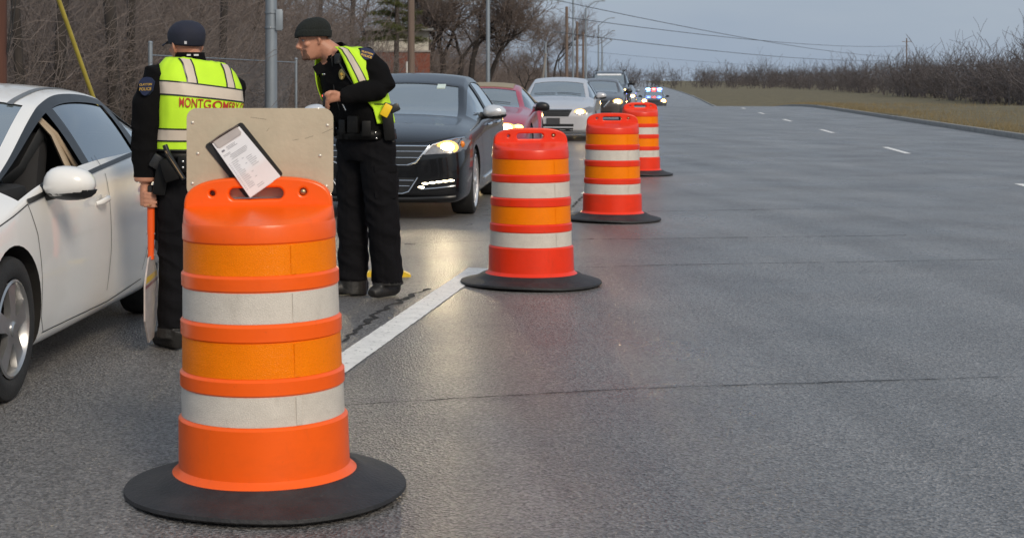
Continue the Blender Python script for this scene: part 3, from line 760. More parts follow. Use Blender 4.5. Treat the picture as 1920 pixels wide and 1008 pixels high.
# --- road film of dirt low on the white doors
A1 = R(8.0); cr = make_car('sedan', C1, wp)
pw = at(33, 619, 6.98); loc = Vector((pw.x, pw.y, 0))-Vector((math.cos(A1), -math.sin(A1), 0))*.89
white = place(cr, loc, A1, 'white sedan with its driver window down beside the capped officer', 'car', G)
mirrors(cr, 1.34, .875, wp, (.10, .25, .150), .12)
hx = 2.05
for pts in ([(1.10, .84), (1.18, .70), (1.22, .50), (1.24, .31), (1.30, .235)], [(2.36, 1.0), (2.40, .80), (2.40, .50), (2.36, .29)], [(1.28, .235), (2.4, .225), (3.1, .26)], [(3.1, .31), (3.28, .52), (3.42, .72), (3.50, .98)],
            [(1.10, .84), (.9, .80), (.7, .765), (.45, .72)]):
    line(cr, 'panel_gap', 'left', pts, .006, seam, .0015, mirror=True)
for hx in (2.22, 3.26):
    p, nn = hit(cr, 'left', hx, .775)
    q = MB(); q.ell((0, 0, 0), (.045, .006, .032)); o = q.build('handle_recess', mat('handle_cup', (.62, .60, .57), .4), white); o.location = p; o.rotation_euler = (R(-8), 0, 0)
    q = MB(); q.tube([(.085, .006, -.012), (.06, .03, -.004), (0, .036, .002), (-.05, .034, .007), (-.075, .012, .01)], [.010, .015, .016, .017, .012], 10, flat=.7); o2 = q.build('door_handle', wp, white); o2.location = p
line(cr, 'window_sill_trim', 'left', [(1.10, .85), (1.5, .885), (2.3, .935), (3.0, .972), (3.62, .992)], .024, trim, .006, mirror=True)
# tan pillar trim, seat belt and the glass edge seen through the open window
q = MB(); fo = C1['fo']
q.tube([(fo-2.12, .745, .93), (fo-2.10, .66, 1.12), (fo-2.05, .55, 1.25)], [.035, .03, .025], 8, flat=.5); q.build('pillar_trim', beige, white)
q = MB(); q.tube([(fo-2.17, .765, .95), (fo-2.11, .675, 1.12), (fo-2.06, .585, 1.22)], [.014, .013, .012], 8); q.build('glass_channel', beige, white)
q = MB(); q.tube([(fo-2.42, -.75, .93), (fo-2.36, -.66, 1.12), (fo-2.3, -.54, 1.24)], [.045, .04, .035], 8, flat=.5); q.build('pillar_trim', beige, white)
q = MB(); q.tube([(fo-2.12, .62, 1.17), (fo-2.04, .52, .95), (fo-1.9, .28, .72)], .025, 8, flat=.1); q.build('seat_belt', trim, white)
line(cr, 'roof_seam', 'top', [(1.98, .47), (2.25, .485), (2.7, .49), (3.2, .485)], .035, mat('roof_ditch', (.16, .17, .18), .5), .003, mirror=True)
patch(cr, 'headlamp', 'left', [(.20, .60), (.62, .66), (.70, .73), (.40, .72), (.18, .66)], lens, .004, 3, mirror=True)

# ---- black sedan, lights on
C2 = dict(L=5.10, H=1.50, W=1.86, fo=1.0, wb=2.84, r=.345, nose=.80, cowl=(1.42, 1.035), header=(2.22, 1.375), peak=2.95, rrear=(3.62, 1.46), deck=(4.42, 1.15), belt=(.935, 1.06, 1.08), wr=.60, taper=.84,
          bpil=(2.62, 2.70), gend=3.75, frame=False, spokes=10, spw=.17, rim=.282, tw=.245, rimmat=mat('alloy_bright', (.72, .72, .73), .25, .7, .08, 9), arch=1.10)
bpnt = mat('car_black', (.006, .0065, .008), .24, 0, .2, 1.6, coat=.45, spec=.35, inside=(.012, .012, .013))
A2 = R(11.5); cr = make_car('sedan', C2, bpnt)
black = place(cr, (.74, 16.98, 0), A2, 'black sedan with white mirror caps and lit headlights behind the leaning officer', 'car', G)
white_cap = mat('mirror_cap_chrome', (.75, .76, .77), .2, .5, .05, 9)
mirrors(cr, 1.98, 1.00, white_cap, (.10, .26, .15), .14)
gr = patch(cr, 'grille', 'front', [(-.55, .735), (.55, .735), (.41, .575), (.30, .545), (-.30, .545), (-.41, .575)], trim, .006, 4)[0]
for z, y in ((.735, .55), (.685, .50), (.625, .46), (.553, .37)):
    line(cr, 'grille_bar', 'front', [(-y, z), (y, z)], .0055 if z < .7 else .008, chrome, .010, parent=gr, raise_=1)
line(cr, 'grille_surround', 'front', [(.55, .735), (.42, .58), (.34, .553)], .009, chrome, .014, mirror=True, raise_=1, parent=gr)
for s in (1, -1):
    hl = patch(cr, 'headlamp', 'front', [(s*y, z) for y, z in ((.50, .655), (.62, .665), (.80, .675), (.885, .70), (.90, .78), (.86, .815), (.72, .785), (.58, .745))][::s], lampin, .004, 3)[0]
    line(cr, 'headlamp_edge', 'front', [(s*y, z) for y, z in ((.50, .655), (.58, .745), (.72, .785), (.86, .815))], .008, chrome, .012, parent=hl, raise_=1)
    p, nn = hit(cr, 'front', s*.73, .73); q = MB(); q.ell((0, 0, 0), (.03, .075, .046)); o = q.build('bulb', head_on, hl); o.location = p+nn*.006; q = MB(); q.ell((0, 0, 0), (.018, (.075)*1.5, (.046)*1.45)); o = q.build('painted_halo', halo, hl); o.location = p+nn*.006*.3
    p, nn = hit(cr, 'front', s*.855, .755); q = MB(); q.ell((0, 0, 0), (.02, .03, .035)); o = q.build('side_marker', amber, hl); o.location = p+nn*.004
    fg = line(cr, 'fog_lamp_trim', 'front', [(s*.47, .315), (s*.62, .327), (s*.80, .350)], .007, chrome, .008, raise_=1)[0]
    for k in range(6):
        y, z = [(.475, .335), (.515, .372), (.585, .380), (.65, .388), (.71, .396), (.77, .405)][k]
        p, nn = hit(cr, 'front', s*y, z); q = MB(); q.ell((0, 0, 0), (.008, .034, .010)); o = q.build('led', led_on, fg); o.location = p+nn*.008
lo = patch(cr, 'lower_grille', 'front', [(-.42, .425), (.42, .425), (.34, .29), (.25, .265), (-.25, .265), (-.34, .29)], trim, .006, 3)[0]
for z, y in ((.40, .40), (.345, .36), (.27, .28)): line(cr, 'grille_bar', 'front', [(-y, z), (y, z)], .005, chrome, .010, parent=lo, raise_=1)
line(cr, 'grille_surround', 'front', [(.44, .43), (.35, .29), (.28, .268)], .007, chrome, .012, mirror=True, raise_=1, parent=lo)
line(cr, 'bumper_lip', 'front', [(-.80, .245), (-.4, .225), (0, .22), (.4, .225), (.80, .245)], .018, trim, .012, raise_=1)
line(cr, 'hood_gap', 'front', [(-.78, .83), (-.5, .775), (0, .765), (.5, .775), (.78, .83)], .007, seam, .003)
for pts in ([(1.55, .95), (1.62, .75), (1.66, .45), (1.72, .25)], [(2.68, 1.05), (2.66, .7), (2.62, .25)], [(3.72, 1.05), (3.62, .8), (3.35, .5), (3.15, .27)]): line(cr, 'panel_gap', 'left', pts, .007, seam, .002, mirror=True)
for hx in (2.45, 3.5):
    for ax in ('left', 'right'):
        p, nn = hit(cr, ax, hx, .90); q = MB(); s = 1 if ax == 'left' else -1
        q.tube([(.11, 0, -.004), (.08, s*.03, 0), (-.06, s*.03, .008), (-.10, 0, .01)], [.012, .016, .016, .012], 8); o = q.build('door_handle', chrome, black); o.location = p
line(cr, 'sill_strip', 'left', [(1.75, .33), (3.1, .36)], .014, chrome, .006, mirror=True, raise_=1)
line(cr, 'window_chrome', 'left', [(1.75, 1.03), (2.4, 1.035), (3.75, 1.07)], .008, chrome, .006, mirror=True, raise_=1)
patch(cr, 'inspection_sticker', 'front', [(.36, 1.31), (.45, 1.31), (.45, 1.35), (.36, 1.35)], mat('sticker_green', (.62, .72, .66), .5), .003, 1)
# headlight beams of the black sedan fall on the damp road
for s in (1, -1):
    ld = bpy.data.lights.new('headlight_beam', 'SPOT'); ld.energy = 26; ld.color = (1, .80, .50); ld.spot_size = R(64); ld.spot_blend = .9; ld.shadow_soft_size = .06
    lo_ = bpy.data.objects.new('headlight_beam', ld); COL.objects.link(lo_); lo_.parent = black; lo_.location = (1.06, s*.73, .71); lo_.rotation_euler = (0, R(-90+16), 0)

# ---- red convertible with a tan top
C3 = dict(L=4.65, H=1.36, W=1.86, fo=.95, wb=2.57, r=.33, nose=.70, cowl=(1.62, .96), header=(2.22, 1.265), peak=2.75, rrear=(3.05, 1.32), deck=(3.75, 1.02), belt=(.88, .97, .98), wr=.55, taper=.82,
          bpil=(2.85, 2.93), gend=3.2, spokes=5, spw=.3, rim=.215)
A3 = R(11.8); cr = make_car('convertible', C3, paint('car_red', (.42, .045, .085), .1, .34, .1), detail=2)
rp_ = at(1000, 0, 25.3); m3 = Vector((2.58, 26.5, 0))
red = place(cr, m3, A3, 'red convertible with a folded-up tan cloth top behind the black sedan', 'car', G)
red['label'] = 'red convertible with raised tan cloth top waiting behind the black sedan'
mirrors(cr, 2.05, .90, trim, (.09, .24, .15), .13)
tan = mat('tan_canvas', (.33, .28, .20), .9, 0, .12, 12, .3, 120)
patch(cr, 'soft_top', 'top', [(2.30, -.50), (3.72, -.50), (3.72, .50), (2.30, .50)], tan, .014, 4)
patch(cr, 'soft_top_side', 'left', [(2.95, 1.0), (3.65, 1.0), (3.5, 1.14), (3.1, 1.29), (2.95, 1.29)], tan, .012, 3, mirror=True)
for s in (1, -1):
    hl = patch(cr, 'headlamp', 'front', [(s*y, z) for y, z in ((.44, .58), (.84, .60), (.87, .66), (.78, .70), (.46, .69))][::s], lampin, .004, 3)[0]
    p, nn = hit(cr, 'front', s*.58, .64); q = MB(); q.ell((0, 0, 0), (.03, .10, .05)); o = q.build('bulb', head_warm, hl); o.location = p+nn*.01; q = MB(); q.ell((0, 0, 0), (.018, (.10)*1.5, (.05)*1.45)); o = q.build('painted_halo', halo, hl); o.location = p+nn*.01*.3
    p, nn = hit(cr, 'front', s*.77, .645); q = MB(); q.ell((0, 0, 0), (.02, .08, .04)); o = q.build('turn_signal', amb_on, hl); o.location = p+nn*.006
gr = patch(cr, 'grille', 'front', [(-.36, .66), (.36, .66), (.30, .54), (-.30, .54)], trim, .005, 3)[0]
patch(cr, 'lower_grille', 'front', [(-.4, .36), (.4, .36), (.36, .28), (-.36, .28)], trim, .005, 2)
q = MB(); p, nn = hit(cr, 'left', 2.85, .72); q.prism([(-.16, -.16), (.12, -.14), (.16, .14), (-.06, .17)], (0, 0, 0), (-1, 0, 0), (0, 0, 1), .05); o = q.build('side_scoop', MATS['car_red'], red); o.location = p+Vector((0, .03, 0))
line(cr, 'panel_gap', 'left', [(1.75, .9), (1.8, .6), (1.85, .28)], .007, seam, .002, mirror=True); line(cr, 'panel_gap', 'left', [(3.0, .95), (2.98, .6), (2.9, .28)], .007, seam, .002, mirror=True)
line(cr, 'wiper', 'top', [(1.78, .50), (1.80, .1), (1.84, -.1)], .005, trim, .010, raise_=1); line(cr, 'wiper', 'top', [(1.76, -.05), (1.80, -.5)], .005, trim, .010, raise_=1)
patch(cr, 'hood_scoop', 'top', [(.95, -.22), (1.45, -.18), (1.45, .18), (.95, .22)], MATS['car_red'], .02, 2)

for s in (1, -1):
    ld = bpy.data.lights.new('headlight_beam', 'SPOT'); ld.energy = 130; ld.color = (1, .72, .38); ld.spot_size = R(50); ld.spot_blend = .9; ld.shadow_soft_size = .06
    lo_ = bpy.data.objects.new('headlight_beam', ld); COL.objects.link(lo_); lo_.parent = red; lo_.location = (1.05, s*.58, .62); lo_.rotation_euler = (0, R(-90+5), 0)

# ---- silver sedan
C4 = dict(L=4.93, H=1.48, W=1.85, fo=.98, wb=2.80, r=.325, nose=.76, cowl=(1.25, 1.02), header=(2.02, 1.37), peak=2.7, rrear=(3.45, 1.43), deck=(4.25, 1.12), belt=(.92, 1.03, 1.05), wr=.585, taper=.84,
          bpil=(2.48, 2.56), gend=3.62, spokes=7, spw=.22, rim=.225)
A4 = R(12.2); cr = make_car('sedan', C4, paint('car_silver', (.60, .60, .62), .3, .3, .06))
silver = place(cr, (5.52, 37.4, 0), A4, 'silver sedan with dark horizontal grille behind the red convertible', 'car', G)
mirrors(cr, 1.85, .98, MATS['car_silver'], (.10, .25, .15), .13)
def std_front(cr, hl_poly, bulb, grille, low, em=True, bars=3, br=(.09, .05)):
    for s in (1, -1):
        hl = patch(cr, 'headlamp', 'front', [(s*y, z) for y, z in hl_poly][::s], lampin, .004, 3)[0]
        p, nn = hit(cr, 'front', s*bulb[0], bulb[1]); q = MB(); q.ell((0, 0, 0), (.03, br[0], br[1])); o = q.build('bulb', head_warm if em else lens, hl); o.location = p+nn*.008; q = MB(); q.ell((0, 0, 0), (.018, (br[0])*1.5, (br[1])*1.45)); o = q.build('painted_halo', halo, hl); o.location = p+nn*.008*.3
    gr = patch(cr, 'grille', 'front', grille, trim, .006, 3)[0]
    zs = [p[1] for p in grille]; ym = min(abs(p[0]) for p in grille)
    for k in range(bars):
        z = min(zs)+(max(zs)-min(zs))*(k+.5)/bars; line(cr, 'grille_bar', 'front', [(-ym, z), (ym, z)], .005, trim, .010, parent=gr, raise_=1)
    if low:
        lg = patch(cr, 'lower_grille', 'front', low, trim, .006, 3)[0]
    for pts in ([(1.5, .92), (1.55, .6), (1.6, .27)], [(2.55, 1.0), (2.52, .6), (2.5, .27)]): line(cr, 'panel_gap', 'left', pts, .007, seam, .002, mirror=True)
std_front(cr, [(.48, .63), (.70, .61), (.86, .66), (.90, .76), (.80, .79), (.60, .73)], (.60, .67), [(-.42, .71), (.42, .71), (.34, .57), (-.34, .57)], [(-.46, .40), (.46, .40), (.44, .24), (-.44, .24)])
line(cr, 'grille_surround', 'front', [(-.43, .72), (.43, .72)], .014, chrome, .012, raise_=1); line(cr, 'bumper_bar', 'front', [(-.45, .32), (.45, .32)], .016, MATS['car_silver'], .012, raise_=1)
pt = MB(); pt.box((0, 0, 0), (.012, .30, .15)); p, nn = hit(cr, 'front', 0, .46); o = pt.build('number_plate', plate_m, silver, False); o.location = p+nn*.02
line(cr, 'wiper', 'top', [(1.42, .55), (1.45, .15), (1.43, .0)], .006, trim, .012, raise_=1); line(cr, 'wiper', 'top', [(1.42, -.05), (1.45, -.55)], .006, trim, .012, raise_=1)

# ---- brown-grey sedan and dark four-wheel drive behind it, far sedan
C5 = dict(C4, L=4.86, H=1.48, nose=.74, taper=.80)
cr = make_car('sedan', C5, paint('car_bronze', (.075, .062, .056), .5, .3, .1), detail=1)
bronze = place(cr, (9.30, 53.6, 0), R(12.0), 'brown grey sedan with bright headlights between the silver sedan and the tall dark vehicle', 'car', G)
mirrors(cr, 1.85, .98, trim, (.10, .25, .15), .13)
std_front(cr, [(.50, .62), (.74, .60), (.88, .68), (.86, .78), (.70, .74)], (.68, .68), [(-.40, .70), (.40, .70), (.22, .50), (-.22, .50)], [(-.5, .38), (.5, .38), (.44, .26), (-.44, .26)], br=(.11, .07))
line(cr, 'grille_surround', 'front', [(.42, .71), (.24, .50)], .018, chrome, .014, mirror=True, raise_=1)
C6 = dict(L=5.0, H=1.86, W=2.0, fo=.95, wb=2.95, r=.38, nose=.98, cowl=(1.35, 1.22), header=(1.95, 1.72), peak=2.8, rrear=(4.5, 1.80), deck=(4.86, 1.30), belt=(1.12, 1.22, 1.20), wr=.72, taper=.86,
          bpil=(2.45, 2.55), gend=4.3, cpil=(3.5, 3.6), spokes=5, rim=.26, zb=.28)
cr = make_car('sport_utility_vehicle', C6, paint('car_charcoal', (.030, .032, .036), .3, .3, .1), detail=1)
suv = place(cr, (13.75, 76.2, 0), R(12.0), 'tall dark utility vehicle with pale strip across its windscreen top', 'car', G)
mirrors(cr, 1.75, 1.20, trim, (.11, .28, .20), .14)
std_front(cr, [(.55, .86), (.88, .88), (.90, 1.0), (.58, .98)], (.72, .92), [(-.5, .98), (.5, .98), (.46, .76), (-.46, .76)], [(-.5, .5), (.5, .5), (.48, .38), (-.48, .38)])
patch(cr, 'windscreen_banner', 'front', [(-.58, 1.62), (.58, 1.62), (.56, 1.69), (-.56, 1.69)], mat('banner_white', (.78, .79, .8), .5), .006, 3)
for s in (1, -1): q = MB(); q.tube([(-1.2, s*.66, 1.83), (-1.4, s*.66, 1.88), (-3.3, s*.66, 1.90), (-3.5, s*.66, 1.84)], .022, 8); q.build('roof_rail', trim, suv)
cr = make_car('sedan', dict(C4), paint('car_pale', (.36, .40, .46), .5, .3, .06), detail=1)
far = place(cr, Vector((19.55, 103.5, zg(105.3))), R(11.8), 'pale sedan with glaring headlights farthest back in the queue', 'car', G)
mirrors(cr, 1.85, .98, MATS['car_pale'], (.10, .25, .15), .13)
std_front(cr, [(.48, .63), (.70, .61), (.86, .66), (.90, .76), (.80, .79), (.60, .73)], (.66, .68), [(-.42, .71), (.42, .71), (.34, .57), (-.34, .57)], None, br=(.12, .08))

# ---- invented patrol car beyond, its lit roof lamps stand in for a blue glare
cr = make_car('added_patrol_car', dict(C4, H=1.50), paint('car_patrol', (.05, .055, .065), .2, .3, .06), detail=1)
pxx = (1226-CX)/FOC*118; pat = place(cr, Vector((pxx, 118, zg(pxx*RS+118*RC))), R(11.5), 'distant dark patrol car added beside the queue, blue roof lamps standing in for glare', 'car')
mirrors(cr, 1.85, .98, trim, (.10, .25, .15), .13)
std_front(cr, [(.48, .63), (.70, .61), (.86, .66), (.90, .76), (.80, .79), (.60, .73)], (.68, .68), [(-.42, .71), (.42, .71), (.34, .57), (-.34, .57)], None, br=(.14, .10))
q = MB(); q.box((.98-2.6, 0, 1.53), (.28, 1.15, .10), bev=.03); lb_ = q.build('added_light_bar', trim, pat)
for y, mm in ((-.42, emit('added_blue_lamp', (.12, .25, 1.0), 22)), (.42, MATS['added_blue_lamp']), (0, emit('added_red_lamp', (1.0, .06, .05), 14))):
    q = MB(); q.ell((.98-2.45, y, 1.54), (.06, .17, .055)); q.build('lamp', mm, lb_)

c = copy_tree(far); pxx = (1201-CX)/FOC*128; c.location = (pxx, 128, zg(pxx*RS+128*RC)); tag(c, 'pale sedan just behind the one with glaring headlights, mostly hidden by it')
# ------------------------------------------------------------------ people
skin_m = mat('skin', (.50, .235, .15), .5, 0, .12, 18, .15, 160); stub = mat('stubble', (.17, .085, .055), .65, 0, .35, 90)
jacket = mat('jacket_black', (.0052, .0050, .0055), .9, 0, .25, 9, .25, 260, spec=.12); trous = mat('trouser_black', (.0070, .0068, .0082), .88, 0, .25, 7, .3, 240, spec=.12)
boot = mat('boot_leather', (.020, .019, .018), .5, 0, .3, 20, .3, 80); leather = mat('belt_leather', (.004, .004, .004), .5, 0, .3, 16, spec=.25)
hiviz = mat('hi_vis_lime', (.58, .92, .028), .75, 0, .05, 7, .15, 300); silver_t = mat('reflective_tape', (.62, .53, .43), .5, 0, .05, 10)
red_ink = mat('vest_lettering', (.45, .03, .02), .7); navy = mat('cap_navy', (.016, .019, .036), .85, 0, .2, 12, .3, 300); knit = mat('beanie_knit', (.010, .013, .011), .95, 0, .3, 30, .8, 170, stretch=(1, 1, .25))
gold = mat('gold_thread', (.55, .33, .05), .5, .2, .2, 60); patch_b = mat('patch_navy', (.012, .02, .06), .8); badge_m = mat('badge_gold', (.42, .33, .12), .35, .8, .2, 60)
snap = mat('snap_silver', (.75, .74, .72), .2, 1); tas = mat('taser_yellow', (.85, .55, .01), .45)

class Torso:
    def __init__(s, rings, L, F, roll=0.0):
        s.seed = len(rings)+L[0]; s.roll = roll; s.L, s.F = Vector(L).normalized(), Vector(F).normalized(); hs = [r[0] for r in rings]; s.h0, s.h1 = hs[0], hs[-1]
        s.f = [pchip(hs, [r[1][k] for r in rings]) for k in range(3)]; s.w = pchip(hs, [r[2] for r in rings]); s.d = pchip(hs, [r[3] for r in rings])
    def S(s, th, h, off=0.0, e=.80):
        if off > .015: off += .0055*noise.noise(Vector((th*.032, h*7+th*.02, s.seed)))+.004*noise.noise(Vector((th*.09, h*14, s.seed+3)))+.003
        c = Vector([f(h) for f in s.f]); a = R(th); sn, cs = math.sin(a), math.cos(a)
        dw = (s.w(h+.01)-s.w(h-.01))/.02; up = min(1, max(0, -dw-.4))
        k_ = max(0, min(1, (h-1.05)/.33)); c = c+Vector((0, 0, s.roll*k_*k_*(3-2*k_)*s.w(h)*math.copysign(abs(sn)**e, sn)))
        return c+s.L*(s.w(h)+off)*math.copysign(abs(sn)**e, sn)+s.F*(s.d(h)+off)*math.copysign(abs(cs)**e, cs)+Vector((0, 0, off*up))
    def grid(s, mb, th0, th1, hs, off, nth=24, thick=0.0):
        """th0/th1: numbers or functions of h"""
        k = len(mb.v); n = nth+1
        for h in hs:
            a = th0(h) if callable(th0) else th0; b = th1(h) if callable(th1) else th1
            for i in range(n): mb.v.append(tuple(s.S(a+(b-a)*i/nth, h, off)))
        for j in range(len(hs)-1):
            for i in range(nth): q = k+j*n+i; mb.f.append((q, q+1, q+n+1, q+n)); mb.m.append(0)
def frange(a, b, n): return [a+(b-a)*i/n for i in range(n+1)]
def thicken(o, t):
    m = o.modifiers.new('cloth', 'SOLIDIFY'); m.thickness = t; m.offset = 1 if t > 0 else -1
HEAD = [(-.122, .062, .020, .022), (-.112, .088, .0, .040), (-.095, .096, -.03, .050), (-.07, .094, -.05, .058), (-.045, .090, -.062, .064), (-.015, .087, -.078, .069), (.01, .083, -.088, .072),
        (.035, .090, -.096, .075), (.06, .087, -.098, .0755), (.085, .072, -.09, .069), (.105, .048, -.07, .055), (.118, .02, -.04, .034), (.122, .0, -.02, .012)]
hf, hbk, hwd = [pchip([r[0] for r in HEAD], [r[k] for r in HEAD]) for k in (1, 2, 3)]
class Head:
    def __init__(s, c, F, U, k=1.0):
        s.c = Vector(c); s.F = Vector(F).normalized(); s.U = (Vector(U)-s.F*Vector(U).dot(s.F)).normalized(); s.L = s.U.cross(s.F); s.k = k
    def p(s, f, l, u): return s.c+(s.F*f+s.L*l+s.U*u)*s.k
    def sec(s, u, th, off=0.0, ex=.9):
        ft, bk, w_ = hf(u)+off, hbk(u)-off, hwd(u)+off; m = (ft+bk)/2; a = R(th); cs, sn = math.cos(a), math.sin(a)
        return s.p(m+(ft-m)*math.copysign(abs(cs)**ex, cs), w_*math.copysign(abs(sn)**ex, sn), u)
    def shell(s, mb, us, off, n=32, lift=None, th0=0, th1=360, cap=False):
        k = len(mb.v)
        full = th1-th0 >= 360; nn = n if full else n+1
        for j, u in enumerate(us):
            for i in range(nn):
                th = th0+(th1-th0)*i/n; of = off(u, th) if callable(off) else off
                uu = u+(lift(u, th) if lift else 0); mb.v.append(tuple(s.sec(max(-.122, min(.122, uu)), th, of)+(s.U*max(0, uu-.122)*s.k)))
        for j in range(len(us)-1):
            for i in range(n): a = k+j*nn+i; b = k+j*nn+(i+1) % nn; mb.f.append((a, b, b+nn, a+nn)); mb.m.append(0)
        if cap: mb.f.append(tuple(k+(len(us)-1)*nn+i for i in range(nn))); mb.m.append(0)
    def solid(s, mb):
        s.shell(mb, frange(-.1219, .1215, 26), 0.0, 28, cap=True); mb.f.append(tuple(len(mb.v)-28*27+i for i in range(27, -1, -1))); mb.m.append(0)
        mb.tube([s.p(.086, 0, .030), s.p(.101, 0, .002), s.p(.115, 0, -.022), s.p(.112, 0, -.032)], [.009*s.k, .011*s.k, .016*s.k, .013*s.k], 10)
        mb.tube([s.p(.085, 0, -.036), s.p(.108, 0, -.032)], [.015*s.k, .010*s.k], 8)
        for e in (-1, 1):
            mb.ell(s.p(.100, e*.012, -.031), (.009, .009, .008)); mb.tube([s.p(.086, e*.012, .036), s.p(.082, e*.045, .036), s.p(.06, e*.064, .030)], [.009, .010, .007], 8)
            mb.tube([s.p(-.008, e*.071, .012), s.p(-.018, e*.084, .020), s.p(-.022, e*.084, -.006), s.p(-.012, e*.073, -.034)], [.012, .013, .011, .008], 8, flat=.6)
            mb.ell(s.p(.062, e*.05, -.015), (.02, .02, .02))
        mb.tube([s.p(.080, -.024, -.063), s.p(.098, 0, -.061), s.p(.080, .024, -.063)], [.006, .009, .006], 8); mb.tube([s.p(.080, -.02, -.075), s.p(.096, 0, -.075), s.p(.080, .02, -.075)], [.006, .009, .006], 8)
        mb.ell(s.p(.084, 0, -.100), (.022, .022, .018))
def figure(mb, voxel, root, regions, mats, folds=.006, name='body', smooth=4):
    me = bpy.data.meshes.new('raw'); me.from_pydata(mb.v, [], mb.f); ob = bpy.data.objects.new('raw', me); COL.objects.link(ob)
    bm = bmesh.new(); bm.from_mesh(me); bmesh.ops.recalc_face_normals(bm, faces=bm.faces); bm.to_mesh(me); bm.free()
    r_ = ob.modifiers.new('r', 'REMESH'); r_.mode = 'VOXEL'; r_.voxel_size = voxel
    s_ = ob.modifiers.new('s', 'SMOOTH'); s_.factor = .5; s_.iterations = smooth
    m2 = evaluated(ob); drop(ob)
    m2.calc_loop_triangles()
    n = len(m2.vertices); co = np.empty(n*3, np.float32); m2.vertices.foreach_get('co', co); co = co.reshape(-1, 3)
    nr = np.empty(n*3, np.float32); m2.vertices.foreach_get('normal', nr); nr = nr.reshape(-1, 3)
    reg = np.array([regions(Vector(p)) for p in co.astype(float)])
    for i in range(n):
        if reg[i] in (1, 2):
            p = co[i]; a = noise.noise(Vector((p[0]*9, p[1]*9, p[2]*5.5+3)))+.55*noise.noise(Vector((p[0]*20+p[2]*9, p[1]*20, p[2]*13)))
            rg = 1-abs(noise.noise(Vector((p[0]*7+p[2]*6, p[1]*7-p[2]*5, p[2]*8+reg[i]*5))))*2.2
            co[i] += nr[i]*((folds*(1.35 if reg[i] == 2 else 1))*(a*.8+max(0, rg)*.9-.2))
    m2.vertices.foreach_set('co', co.ravel())
    m2.materials.clear()
    for q in mats: m2.materials.append(q)
    mi = []
    for p in m2.polygons: mi.append(int(np.bincount(reg[list(p.vertices)]).argmax()))
    m2.polygons.foreach_set('material_index', mi)
    inv = Matrix.Translation(-root.location); m2.transform(inv)
    return link(name, m2, root, True, 180)
def pb(mb, name, m, root, parent=None, **k):
    o = mb.build(name, m, parent or root, **k); o.data.transform(Matrix.Translation(-root.location)); return o
def wrap_text(T, txt, size, th_c, h_c, off, radius, m, root, name, sx=1.0, parent=None):
    me = text_mesh(txt, size, 0, .0006); bm = bmesh.new(); bm.from_mesh(me)
    for _ in range(2): bmesh.ops.subdivide_edges(bm, edges=[e for e in bm.edges if e.calc_length() > .015], cuts=1); bmesh.ops.triangulate(bm, faces=[f for f in bm.faces if len(f.verts) > 4])
    for v in bm.verts: v.co = T.S(th_c+math.degrees(v.co.x*sx/radius), h_c+v.co.y, off)-root.location
    me = bpy.data.meshes.new(name); bm.to_mesh(me); bm.free(); me.materials.append(m)
    return link(name, me, parent or root, False)
def sleeve_patch(root, c, nrm, up, w_, h_, txts):
    nrm = Vector(nrm).normalized(); up = (Vector(up)-nrm*Vector(up).dot(nrm)).normalized(); rt = up.cross(nrm); c = Vector(c)
    poly = [(w_*x, h_*y) for x, y in ((-.5, .28), (-.3, .46), (0, .5), (.3, .46), (.5, .28), (.42, -.2), (.2, -.42), (0, -.5), (-.2, -.42), (-.42, -.2))]
    q = MB(); q.prism(poly, c, rt, up, .02); o = pb(q, 'shoulder_patch', patch_b, root, smooth=False)
    for t, dy, sz in txts:
        me = text_mesh(t, sz, .0, .0006); me.transform(Matrix(((rt.x, up.x, nrm.x, 0), (rt.y, up.y, nrm.y, 0), (rt.z, up.z, nrm.z, 0), (0, 0, 0, 1)))); me.transform(Matrix.Translation(c+nrm*.0012+up*dy-root.location)); me.materials.append(gold); link('patch_lettering', me, o, False)

# ---------------- officer in the cap, seen from behind
D1 = 8.4
def P1(px, py, dy=0.0): return at(px, py, D1+dy)
r1 = empty('person', (at(358, 0, D1).x, D1, 0))
tag(r1, 'officer in navy cap and lime vest seen from behind, holding an orange handled paddle', 'person')
F1 = Vector((-.54, .84, 0)).normalized(); L1 = Vector((-F1.y, F1.x, 0))
x1, y1 = r1.location.x, D1
T1 = Torso([(.86, (x1-.005, y1, .86), .175, .125), (.98, (x1, y1, .98), .182, .130), (1.06, (x1+.005, y1, 1.06), .178, .128), (1.18, (x1+.025, y1, 1.18), .192, .132), (1.30, (x1+.040, y1+.01, 1.30), .214, .135),
            (1.38, (x1+.040, y1+.02, 1.38), .212, .124), (1.425, (x1+.034, y1+.03, 1.425), .196, .110), (1.455, (x1+.026, y1+.035, 1.455), .162, .096), (1.485, (x1+.014, y1+.04, 1.485), .116, .084), (1.505, (x1+.004, y1+.045, 1.505), .070, .070)], L1, F1, .13)
b = MB(); hs = frange(.86, 1.505, 40); T1.grid(b, 0, 360, hs, 0.0, 40)
n = 41; b.f += [tuple(range(40)), tuple(len(b.v)-1-i for i in range(40))]; b.m += [0, 0]
sh = P1(291, 150, -.05); el = P1(274, 258, -.07); wr_ = P1(274, 337, -.08)
b.tube([sh+Vector((.10, .06, .035)), sh+Vector((.02, .01, .012)), sh.lerp(el, .45)+Vector((-.004, 0, 0)), el, el.lerp(wr_, .5), wr_+Vector((0, 0, .01)), wr_-Vector((0, 0, .01))], [.066, .088, .096, .080, .072, .064, .060], 16)
sr = T1.S(-90, 1.39)-L1*(-.02); er = sr+F1*.16+Vector((.05, .02, -.27)); wr2 = er+F1*.25+Vector((-.05, 0, .04))
b.tube([sr+L1*.06, sr, sr.lerp(er, .5), er, er.lerp(wr2, .5), wr2], [.06, .082, .078, .070, .062, .052], 14)
hl_, hr_ = Vector((x1, y1, .92))+L1*.09, Vector((x1, y1, .92))-L1*.09
